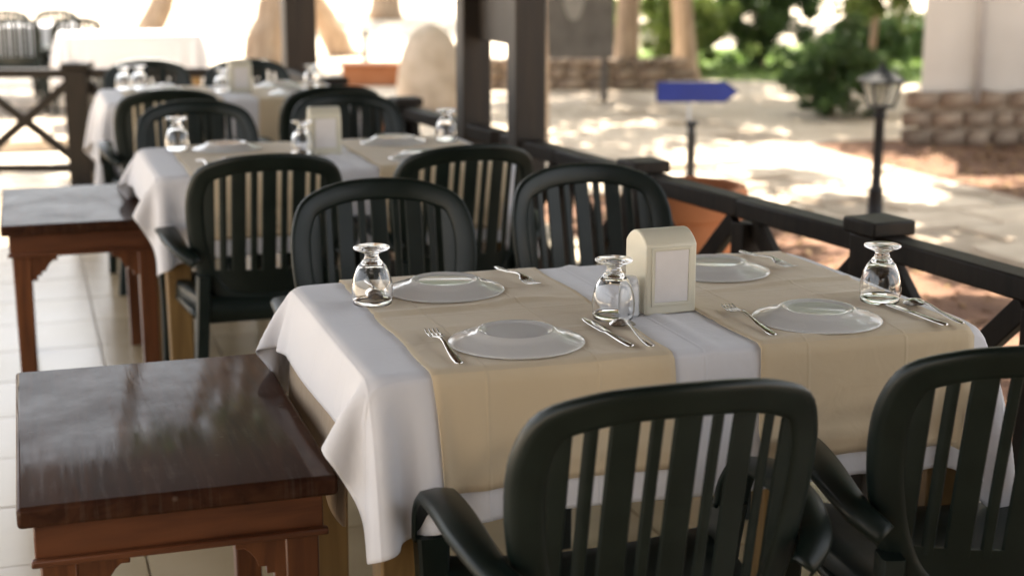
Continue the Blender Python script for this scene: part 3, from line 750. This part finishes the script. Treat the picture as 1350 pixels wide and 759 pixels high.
# ================================================================== TABLEWARE
ZT = TBL_H + .0035 + .006 + .0015
pl = [(0, .0205), (.052, .0205), (.0585, .0245), (.0645, .0245), (.068, .0195), (.085, .0125), (.108, .0040), (.1135, .0012), (.1150, 0), (.1160, .0016), (.1148, .0034), (.1085, .0068), (.086, .0162), (.0705, .0230), (.0668, .0282), (.0625, .0290), (.0595, .0282), (.056, .0246), (.05, .0240), (0, .0240)]
pl = [(r, z * .76) for r, z in pl]
plate_me = MB().lathe(pl, 56).mesh('dinner_plate', 'plate_glass', smooth=True)
gl = [(0, .1360), (.031, .1360), (.0345, .1345), (.0355, .1325), (.0345, .1300), (.026, .1255), (.0155, .1205), (.0128, .1150), (.0150, .1085), (.0150, .1060), (.0195, .1000), (.0270, .0890), (.0340, .0710), (.0385, .0500), (.0400, .0320), (.0392, .0150), (.0372, .0006), (.0362, 0), (.0352, .0006), (.0372, .0150), (.0380, .0320), (.0365, .0500), (.0320, .0700), (.0250, .0870), (.0160, .0960), (0, .0985)]
gl = [(r * .97, z * .80) for r, z in gl]
glass_me = MB().lathe(gl, 40).mesh('goblet', 'clear_glass', smooth=True)
# cutlery, pointing +y (head) with the handle end at the origin
def strip(stations, name):
    """stations: (y, halfwidth, z, thickness, cup)"""
    rings = []
    for y, w, z, th, cup in stations:
        rings.append([(-w, y, z + cup), (-w * .5, y, z + th * .5), (0, y, z + th * .6), (w * .5, y, z + th * .5), (w, y, z + cup), (w * .9, y, z + cup - th * .3), (0, y, z - th * .4), (-w * .9, y, z + cup - th * .3)])
    return MB().loft(rings)
HANDLE = [(0, .003, .0035, .003, 0), (.004, .0075, .0035, .003, 0), (.03, .0085, .0045, .003, 0), (.07, .006, .007, .003, 0), (.105, .0036, .0115, .0036, 0), (.125, .0034, .013, .004, 0)]
fk = strip(HANDLE + [(.138, .006, .0125, .003, 0), (.148, .0115, .0105, .002, .0005), (.158, .0125, .0085, .002, .0008)], 'fork')
for k in range(4):
    xc = -.0102 + .0068 * k
    fk.loft([[(xc + a * w, y, z + b * .001) for a, b in ((-1, -1), (1, -1), (1, 1), (-1, 1))] for y, w, z in ((.156, .0023, .0088), (.172, .0020, .0068), (.190, .0018, .0066), (.204, .0013, .0090), (.207, .0006, .0098))])
fork_me = fk.mesh('fork', 'steel', smooth=True)
sp = MB(); rings = []
for y, w, z, th, cup in HANDLE: rings.append([(-w, y, z), (-w * .5, y, z + th * .5), (0, y, z + th * .6), (w * .5, y, z + th * .5), (w, y, z), (w * .5, y, z - th * .4), (0, y, z - th * .5), (-w * .5, y, z - th * .4)])
sp.loft(rings); bowl = []; bowl2 = []
for i in range(13):
    f_ = i / 12; y = .122 + .068 * f_; hw = .0222 * (math.sin(math.pi * min(1, max(.02, f_ * .93 + .05))) ** .55); r1 = []; r2 = []
    for k in range(-6, 7):
        q = k / 6; zz = .0045 + .0095 * math.sin(math.pi * (f_ * .9 + .06)) * (1 - q * q) + .004 * max(0, 1 - 4 * f_) - .003 * f_; r1.append((hw * q, y, zz + .0012)); r2.append((hw * q, y, zz))
    bowl.append(r1); bowl2.append(r2)
sp.grid(bowl); sp.grid(bowl2); spoon_me = sp.mesh('spoon', 'steel', smooth=True)
kn = strip([(0, .003, .004, .004, 0), (.004, .0075, .004, .005, 0), (.03, .0085, .004, .005, 0), (.09, .0065, .004, .005, 0), (.102, .006, .004, .0045, 0), (.108, .0095, .004, .002, 0), (.15, .0105, .004, .0018, 0), (.185, .0095, .004, .0016, 0), (.205, .005, .004, .0014, 0), (.210, .001, .004, .001, 0)], 'knife')
knife_me = kn.mesh('knife', 'steel', smooth=True)
def put(name, me, x, y, lab, cat, rz=0, grp=None, z=ZT):
    return tag(link(name, me, None, (x, y, z), rz), lab, cat, grp)
PI = math.pi
# nearest table
put('dinner_plate', plate_me, .760, 2.315, 'upside-down glass plate at the front left of the nearest table', 'plate', .3, 'upside-down glass plates')
put('dinner_plate', plate_me, .752, 2.735, 'upside-down glass plate beside the far left goblet on the nearest table', 'plate', .9, 'upside-down glass plates')
put('dinner_plate', plate_me, 1.322, 2.302, 'upside-down glass plate at the front right of the nearest table', 'plate', 2, 'upside-down glass plates')
put('dinner_plate', plate_me, 1.325, 2.735, 'upside-down glass plate half behind the napkin holder', 'plate', 4, 'upside-down glass plates')
put('goblet', glass_me, 0.592, 2.665, 'upside-down goblet at the far left of the nearest table', 'glass', 0, 'upside-down glass goblets')
put('goblet', glass_me, .977, 2.420, 'upside-down goblet next to the napkin holder on the nearest table', 'glass', 0, 'upside-down glass goblets')
put('goblet', glass_me, 1.503, 2.388, 'upside-down goblet at the right edge of the nearest table', 'glass', 0, 'upside-down glass goblets')
put('fork', fork_me, .628, 2.200, 'steel fork left of the front left plate', 'fork', R(-2), 'steel forks')
put('fork', fork_me, 1.188, 2.208, 'steel fork between the napkin holder and the front right plate', 'fork', R(-3), 'steel forks')
put('fork', fork_me, .905, 2.895, 'steel fork beside the far left plate, pointing at us', 'fork', R(180 + 5), 'steel forks')
put('fork', fork_me, 1.462, 2.888, 'steel fork beside the far right plate, pointing at us', 'fork', R(180 + 5), 'steel forks')
put('knife', knife_me, .927, 2.212, 'steel knife under the spoon beside the front left plate', 'knife', R(2), 'steel knives')
put('spoon', spoon_me, .956, 2.196, 'steel spoon leaning over the knife beside the front left plate', 'spoon', R(-4), 'steel spoons', ZT + .002)
put('knife', knife_me, 1.506, 2.175, 'steel knife in front of the right-hand goblet', 'knife', R(3), 'steel knives')
put('spoon', spoon_me, 1.537, 2.172, 'steel spoon in front of the right-hand goblet', 'spoon', R(-2), 'steel spoons', ZT + .002)
put('spoon', spoon_me, .622, 2.875, 'steel spoon behind the far left goblet', 'spoon', R(180 - 4), 'steel spoons')

def make_dispenser(label, loc, rz):
    W, D, H = .102, .088, .150
    t = thing('napkin_dispenser', label, 'napkin holder', loc, rz, 'cream napkin holders')
    prof = [(-D / 2, 0), (D / 2, 0), (D / 2, H - .022)]
    for k in range(1, 9): a = k / 9; prof.append((D / 2 - D * a, H - .022 + .024 * math.sin(math.pi * a) ** .8))
    prof.append((-D / 2, H - .022))
    MB().prism(prof, 'x', -W / 2, W / 2).build('body', 'cream_plastic', t, bevel=.004, seg=3)
    for sg in (-1, 1):
        fr = []
        a, b, z0, z1 = .040, .034, .022, H - .032
        o_ = [(-a, z0 - .006), (a, z0 - .006), (a, z1 + .006), (-a, z1 + .006)]; i_ = [(-b, z0), (b, z0), (b, z1), (-b, z1)]
        m = MB(); y0, y1 = sg * (D / 2 + .0002), sg * (D / 2 + .0022)
        P = [(x, y0, z) for x, z in o_] + [(x, y1, z) for x, z in o_] + [(x, y1, z) for x, z in i_] + [(x, y0, z) for x, z in i_]
        m.add(P, [(j, (j + 1) % 4, 4 + (j + 1) % 4, 4 + j) for j in range(4)] + [(4 + j, 4 + (j + 1) % 4, 8 + (j + 1) % 4, 8 + j) for j in range(4)] + [(8 + j, 8 + (j + 1) % 4, 12 + (j + 1) % 4, 12 + j) for j in range(4)])
        m.build('face_frame', 'cream_plastic', t, bevel=.001)
        pn = []
        for i in range(9):
            z = z0 + .0006 + (z1 - z0 - .0012) * i / 8
            pn.append([(-b + .0006 + (2 * b - .0012) * k / 6, sg * (D / 2 + .0008 + (.0007 if i > 4 else 0) + .0010 * math.sin(PI * k / 6) * math.sin(PI * i / 8)), z) for k in range(7)])
        MB().grid(pn).build('napkin', 'napkin', t, smooth=True)
    return t
d1 = make_dispenser('cream napkin holder in sharp focus on the nearest table', (1.092, 2.475, ZT - .004), R(3))
dup(d1, 'cream napkin holder on the middle table', (.925, 4.84, ZT - .004), R(-4), 'cream napkin holders')
dup(d1, 'cream napkin holder on the farthest table', (.97, 7.15, ZT - .004), R(3), 'cream napkin holders')
sh = thing('salt_shaker', 'white salt shaker between goblet and napkin holder on the nearest table', 'shaker', (1.019, 2.448, ZT - .004))
MB().lathe([(0, 0), (.0180, 0), (.0190, .002), (.0182, .052), (.016, .060), (0, .060)], 24).build('body', 'ceramic', sh, smooth=True)
MB().lathe([(.0162, .0585), (.0166, .064), (.013, .071), (0, .073)], 24).build('lid', 'ceramic', sh, smooth=True)
# middle and far tables
for nm, T, far in (('middle', T2, 0), ('farthest', T3, 1)):
    for x, y, w in ((.28, .14, 'front left'), (.28, .56, 'far left'), (.85, .14, 'front right'), (.85, .56, 'far right')):
        put('dinner_plate', plate_me, T[0] + x, T[1] + y, f'upside-down glass plate at the {w} of the {nm} table', 'plate', x, 'upside-down glass plates')
put('goblet', glass_me, .470, 5.03, 'upside-down goblet at the left edge of the middle table', 'glass', 0, 'upside-down glass goblets')
put('goblet', glass_me, .845, 4.80, 'upside-down goblet beside the napkin holder on the middle table', 'glass', 0, 'upside-down glass goblets')
put('goblet', glass_me, 1.385, 5.00, 'upside-down goblet at the right edge of the middle table', 'glass', 0, 'upside-down glass goblets')
for x, y, lab in ((.455, 7.40, 'upside-down goblet at the left end of the farthest table, leftmost of the pair'), (.530, 7.44, 'upside-down goblet at the left end of the farthest table, right of the pair'),
                  (.885, 7.12, 'upside-down goblet beside the napkin holder on the farthest table'), (1.33, 7.25, 'upside-down goblet at the right end of the farthest table')):
    put('goblet', glass_me, x, y, lab, 'glass', 0, 'upside-down glass goblets')
put('fork', fork_me, T2[0] + .17, T2[1] + .05, 'steel fork at the front left of the middle table', 'fork', R(4), 'steel forks')
put('knife', knife_me, T2[0] + .455, T2[1] + .04, 'steel knife right of the front left plate on the middle table', 'knife', R(-3), 'steel knives')
put('spoon', spoon_me, T2[0] + .48, T2[1] + .04, 'steel spoon right of the front left plate on the middle table', 'spoon', R(2), 'steel spoons')

# ================================================================== GARDEN OBJECTS
# lantern on a short post
lt = thing('garden_lamp', 'black garden lamp post with four-sided lantern beside the path', 'lamp', (4.50, 7.25, GZ), R(-10))
MB().lathe([(0, 0), (.07, 0), (.07, .02), (.045, .03), (.042, .19), (.048, .20), (.036, .215), (.030, .23), (.028, .60), (.036, .61), (.036, .625), (.026, .635), (.040, .655), (.045, .665), (0, .665)], 20).build('pole', 'lamp_metal', lt, smooth=True)
hb = MB(); z0, z1, a0, a1 = .668, .80, .052, .082
for sx in (-1, 1):
    for sy in (-1, 1): hb.bar((sx * a0, sy * a0, z0), (sx * a1, sy * a1, z1), .012, .012, up=(0, 1, 0))
hb.box((0, 0, z0 - .001), (.12, .12, .014)); hb.box((0, 0, z1 + .002), (.176, .176, .012)); hb.build('lantern_frame', 'lamp_metal', lt)
for k in range(4):
    rt = Matrix.Rotation(k * PI / 2, 3, 'Z'); b0, b1 = a0 - .006, a1 - .006
    pts = [rt @ Vector(p) for p in ((-b0, -a0, z0 + .006), (b0, -a0, z0 + .006), (b1, -a1, z1 - .004), (-b1, -a1, z1 - .004))]
    MB().add(pts, [(0, 1, 2, 3)]).build('glass_pane', 'lantern_glass', lt, solid=.003)
rf = MB().loft([[(sx * w, sy * w, z) for sx, sy in ((-1, -1), (1, -1), (1, 1), (-1, 1))] for w, z in ((.102, .806), (.106, .812), (.070, .840), (.033, .864), (.012, .886))]).build('lantern_roof', 'lamp_metal', lt)
MB().lathe([(.010, .882), (.014, .897), (.009, .908), (0, .912)], 12).build('finial', 'lamp_metal', rf, smooth=True)

bo = thing('bollard_light', 'short dark bollard light below the blue arrow sign', 'bollard', (4.30, 9.28, GZ))
MB().lathe([(0, 0), (.045, 0), (.045, .012), (.033, .02), (.033, .30), (0, .30)], 18).build('pole', 'lamp_metal', bo, smooth=False, auto=True)
MB().lathe([(.027, .30), (.027, .345), (.0, .345)], 18).build('lens', 'dark_pane', bo, smooth=True)
MB().lathe([(0, .345), (.040, .345), (.041, .375), (.034, .388), (0, .392)], 18).build('cap', 'lamp_metal', bo, auto=True)
bo2 = dup(bo, 'dark bollard light in front of the bright court at the far left', (4.02, 18.2, GZ + .20), 0)
sg_ = thing('arrow_sign', 'blue arrow-shaped sign pointing right on a thin grey post', 'sign', (4.545, 9.72, GZ), YAW)
w, h, zc = .295, .075, .535
MB().prism([(-w, zc - h), (w - .10, zc - h), (w, zc), (w - .10, zc + h), (-w, zc + h)], 'y', -.010, .010).build('edge', 'sign_edge', sg_, bevel=.002)
k_ = .90
MB().prism([(-w + .008, zc - h + .008), (w - .104, zc - h + .008), (w - .012, zc), (w - .104, zc + h - .008), (-w + .008, zc + h - .008)], 'y', -.0135, -.0102).build('face', 'sign_blue', sg_)
MB().tube([(-.055, .022, .0), (-.055, .022, zc + .05)], .011, 10).build('post', 'grey_metal', sg_, smooth=True)

def pot(label, x, y, r, h):
    t = thing('terracotta_pot', label, 'pot', (x, y, GZ), 0, 'terracotta pots outside the railing')
    MB().lathe([(0, 0), (r * .62, 0), (r * .66, .02), (r * .86, h * .45), (r * .95, h * .80), (r * .96, h * .84)], 36).build('body', 'terracotta', t, smooth=True)
    MB().lathe([(r * .955, h * .84), (r * 1.04, h * .85), (r * 1.06, h * .90), (r * 1.06, h * .97), (r * 1.02, h), (r * .90, h), (r * .88, h * .9), (r * .86, h * .86)], 36).build('rim', 'terracotta', t, auto=True)
    MB().lathe([(r * .87, h * .89), (0, h * .91)], 24).build('earth', 'soil', t)
    return t
pot('large terracotta pot behind the railing, right of the armchair', 2.25, 4.90, .215, .68)
pot('smaller terracotta pot outside the far end of the railing', 1.93, 8.45, .20, .62)
pb = thing('planter_trough', 'low pinkish terracotta planter trough beyond the railing', 'planter', (4.45, 17.0, GZ), R(-14))
MB().box((0, 0, .11), (1.9, .42, .22)).build('body', 'terracotta', pb, bevel=.015)
MB().box((0, 0, .235), (1.98, .50, .03)).build('rim', 'terracotta', pb, bevel=.008)

# notice board beyond the court
nb = thing('notice_board', 'dark grey notice board with a pale round patch', 'board', (5.15, 14.42, GZ), YAW)
for x in (-.30, .50): MB().box((x, .04, .75), (.07, .05, 1.5)).build('post', 'board_grey', nb)
MB().box((.10, 0, .97), (.98, .03, 1.04)).build('panel', 'board_grey', nb, bevel=.004)
MB().prism([(.18 + .10 * math.cos(a) * (1 + .12 * math.sin(3 * a)), .98 + .15 * math.sin(a)) for a in np.linspace(0, 2 * PI, 24, endpoint=False)], 'y', -.021, -.0152).build('paper_patch', 'paper_pale', nb)

# standing boulder
bm_ = MB(); rings = []; rg = random.Random(5)
for z, r in ((0, .30), (.15, .33), (.35, .31), (.52, .28), (.68, .23), (.80, .15), (.86, .06)):
    rings.append([(r * math.cos(a) * (1 + .10 * math.sin(2 * a + z * 3)) * rg.uniform(.92, 1.06), r * .8 * math.sin(a) * rg.uniform(.92, 1.06), z + rg.uniform(-.015, .015)) for a in np.linspace(0, 2 * PI, 14, endpoint=False)])
b_ = bm_.loft(rings).build('boulder', 'limestone', None, smooth=True, subsurf=1); b_.location = (3.62, 13.6, GZ)
tag(b_, 'tall rounded tan boulder seen left of the roof posts', 'boulder')

# ------------------------------------------------------------------ trees and shrubs
def crown_mesh(n_clump, n_leaf, leaf, spread, seed, m, squash=1.0, hollow=.45):
    rs = np.random.RandomState(seed); V = []; F = []
    d = rs.normal(size=(n_clump, 3)); d /= np.linalg.norm(d, axis=1, keepdims=True)
    c = d * (hollow + (1 - hollow) * rs.uniform(0, 1, (n_clump, 1)) ** .6); c[:, 2] *= squash
    c *= 1 + .18 * rs.normal(size=(n_clump, 1))
    k = n_leaf; tot = n_clump * k
    size = spread * rs.uniform(.6, 1.35, (n_clump, 1, 1))
    off = rs.normal(size=(n_clump, k, 3)); off /= np.linalg.norm(off, axis=2, keepdims=True); off *= rs.uniform(.1, 1, (n_clump, k, 1)) ** .5 * size
    off[..., 2] *= .7
    p = (c[:, None, :] + off).reshape(-1, 3)
    a = rs.normal(size=(tot, 3)); a /= np.linalg.norm(a, axis=1, keepdims=True)
    b = np.cross(a, rs.normal(size=(tot, 3))); b /= np.linalg.norm(b, axis=1, keepdims=True)
    s = leaf * rs.uniform(.6, 1.3, (tot, 1))
    vv = np.stack([p - a * s, p + b * s * .45, p + a * s, p - b * s * .45], 1).reshape(-1, 3)
    me = bpy.data.meshes.new('crown'); me.vertices.add(len(vv)); me.vertices.foreach_set('co', vv.astype(np.float32).ravel())
    me.loops.add(tot * 4); me.polygons.add(tot)
    me.loops.foreach_set('vertex_index', np.arange(tot * 4, dtype=np.int32)); me.polygons.foreach_set('loop_start', np.arange(0, tot * 4, 4, dtype=np.int32))
    me.update(calc_edges=True); me.validate(); me.materials.append(MATS[m]); return me
CR = {'thin': crown_mesh(58, 75, .044, .15, 41, 'leaf_mid', .62), 'dense': crown_mesh(120, 110, .046, .16, 9, 'leaf_mid', .6), 'big1': crown_mesh(75, 85, .044, .15, 1, 'leaf_mid', .62), 'big2': crown_mesh(75, 85, .044, .15, 2, 'leaf_dark', .7),
      'light2': crown_mesh(120, 170, .045, .2, 33, 'leaf_light', .9, .3), 'light': crown_mesh(95, 120, .05, .20, 3, 'leaf_light', .9, .3), 'shrub': crown_mesh(130, 190, .045, .22, 4, 'leaf_dark', .95, .3), 'shrubm': crown_mesh(90, 150, .05, .24, 6, 'leaf_mid', .9, .3)}
def tree(name, label, x, y, h, r, crown, cc, cr, lean=(0, 0), bark='bark', group='trees round the court', seed=0, rz=0.0, bend=None):
    """cc: crown centre relative to the trunk base; cr: radii"""
    rg_ = random.Random(seed + 100); t = thing(name, label, 'tree' if 'tree' in name else 'shrub', (x, y, GZ), 0, group)
    tip = Vector((cc[0] * .8, cc[1] * .8, h))
    path = spline([(0, 0, -.05)] + (bend or []) + [(lean[0] * .4, lean[1] * .4, h * .3), (lean[0], lean[1], h * .6), tuple(tip)], 4)
    n = len(path); m = MB(); m.tube(path, [r * (1.35 if i == 0 else 1.0) * (1 - .6 * i / n) for i in range(n)], 10, wob=.10, seed=seed)
    for k in range(6):
        a = k * 1.05 + rg_.uniform(-.3, .3); st = Vector(path[int(n * rg_.uniform(.55, .85))]); e = Vector((cc[0] + cr[0] * .6 * math.cos(a), cc[1] + cr[1] * .6 * math.sin(a), cc[2] + cr[2] * rg_.uniform(-.2, .4)))
        mid = (st + e) / 2 + Vector((0, 0, -.12 * (e - st).length)); pp_ = spline([tuple(st), tuple(mid), tuple(e)], 4)
        m.tube(pp_, [r * .42 * (1 - .75 * i / len(pp_)) for i in range(len(pp_))], 7, wob=.1, seed=k)
    m.build('trunk', bark, t, smooth=True)
    link('crown', CR[crown], t, cc, rz, cr)
    return t
# trees whose trunks show
tree('shade_tree', 'pinkish brown forked trunk rising left of the blue sign', 6.45, 15.75, 4.2, .16, 'thin', (-.3, -.6, 5.4), (3.4, 3.4, 2.6), (.15, 0), seed=1)
tree('shade_tree', 'pale trunk of the tree right behind the blue sign', 7.55, 16.5, 3.6, .15, 'thin', (-.6, -1.2, 5.0), (3.3, 3.3, 2.5), (-.2, 0), seed=2, rz=1)
tree('shade_tree', 'tan tree trunk against the bright ground, left of the corner post', 3.15, 20.6, 6.5, .30, 'big1', (0, 0, 8.6), (2.8, 2.8, 2.4), (.9, 0), seed=3, rz=2, bend=[(.02, 0, .3), (.16, 0, .75)])
tree('shade_tree', 'leaning tan tree trunk against the bright ground at the far left', 1.70, 21.0, 6.5, .22, 'big2', (.3, 0, 8.4), (2.6, 2.6, 2.2), (1.6, 0), seed=4, rz=3, bend=[(-.08, 0, .35), (.12, 0, .8)])
tree('shade_tree', 'leaning tan trunk in the glare above the terracotta trough', 4.55, 22.0, 6.5, .22, 'big1', (-.9, 0, 8.8), (2.8, 2.8, 2.4), (-2.0, 0), seed=5, rz=4, bend=[(-.2, 0, .4), (-.5, 0, .95)])
# trees standing just out of the picture that shade the path and court
tree('shade_tree', 'shade tree with a wide crown behind the paired roof posts', 3.56, 10.5, 3.6, .14, 'thin', (-.5, .5, 5.2), (3.5, 3.2, 2.3), seed=6, rz=5)
tree('shade_tree', 'shade tree standing right of the path, crown over the earth bed', 8.6, 7.0, 3.8, .2, 'dense', (-.9, 1.2, 5.4), (3.0, 3.2, 2.0), seed=7, rz=.5)
tree('shade_tree', 'shade tree near the right of the railing, outside the picture', 6.6, 2.6, 3.8, .2, 'big1', (-1.2, 1.6, 5.2), (3.0, 2.8, 2.2), seed=8, rz=1.5)
tree('shade_tree', 'tall tree behind the stucco building', 10.5, 17.5, 4.8, .25, 'big2', (0, 0, 6.6), (3.8, 3.8, 3.0), seed=9, rz=2.5)
# shrubs
def shrub(label, x, y, crown, rx, rz_, zc, seed, name='shrub', h=.5, rot=0.):
    return tree(name, label, x, y, h, .035, crown, (0, 0, zc), (rx, rx, rz_), seed=seed, group='shrubs beyond the court', rz=rot)
shrub('big dark green leafy bush beside the garden lamp', 7.15, 12.35, 'shrub', .46, .48, .42, 11)
shrub('dark green dense bush in front of the lawn', 9.35, 18.0, 'shrub', .68, .95, .95, 12, h=.7, rot=1)
shrub('yellow green shrub round the pale trunk behind the blue sign', 8.0, 17.7, 'light2', .72, .75, .72, 13, h=.6)
shrub('low bright green shrub behind the stone wall', 7.15, 18.4, 'light2', .50, .55, .60, 14, h=.5, rot=2)
tree('young_tree', 'light green young tree rising behind the big bush', 8.9, 14.6, 1.5, .05, 'light', (.1, 0, 1.35), (.62, .62, .75), (.05, 0), seed=15, group='shrubs beyond the court')
shrub('small bright hedge shrub left of the stucco building', 12.4, 19.3, 'shrubm', .75, .38, .36, 16, h=.4)
shrub('small green shrub in front of the lawn by the bush', 10.4, 17.0, 'shrubm', .45, .38, .36, 17, h=.4, rot=1)
for i, (x, y, s_, k_) in enumerate(((14, 30, 4.2, 'big1'), (20, 28, 4.5, 'big2'), (8, 34, 4.5, 'big2'))):
    tree('shade_tree', 'broad tree in the far background, ' + ('right of the bush', 'behind the stucco building at far right', 'behind the blue sign')[i], x, y, s_ + .8, .35, k_, (0, 0, s_ + 2.2), (s_, s_, s_ * .75), seed=20 + i, rz=i, group='trees in the far background')

# ------------------------------------------------------------------ neighbouring terrace, top left
meN = meB
struct(MB().box((-1.6, 14.6, -.055), (6.4, 5.2, .1)).build('neighbour_terrace', 'limestone'), 'pale paved terrace of the neighbouring restaurant', 'terrace')
n1 = (.30, 12.6, -.004); n2 = (-.60, 14.4, -.004)
make_table('sunlit table of the neighbouring terrace, nearer of the two', n1, 'tables on the neighbouring terrace')
make_table('sunlit table of the neighbouring terrace, farther of the two', n2, 'tables on the neighbouring terrace')
place_cloth('tablecloth', meN, n1, 'glaring white tablecloth on the nearer neighbouring table', 'tablecloth', 'white tablecloths')
place_cloth('tablecloth', meN, n2, 'white tablecloth on the farther neighbouring table at the left edge', 'tablecloth', 'white tablecloths')
for lab, x, y, rz in (('dark armchair at the front of the farther neighbouring table, left edge', -.05, 14.12, 0), ('dark armchair between the two neighbouring tables', .45, 14.10, .1),
                      ('dark armchair beyond the farther neighbouring table, left', -.12, 15.5, PI), ('dark armchair beyond the farther neighbouring table, right', .40, 15.55, PI + .2)):
    dup(c0, lab, (x, y, -.004), rz, GC)
print('tiles', nt, 'objects', len(bpy.data.objects))
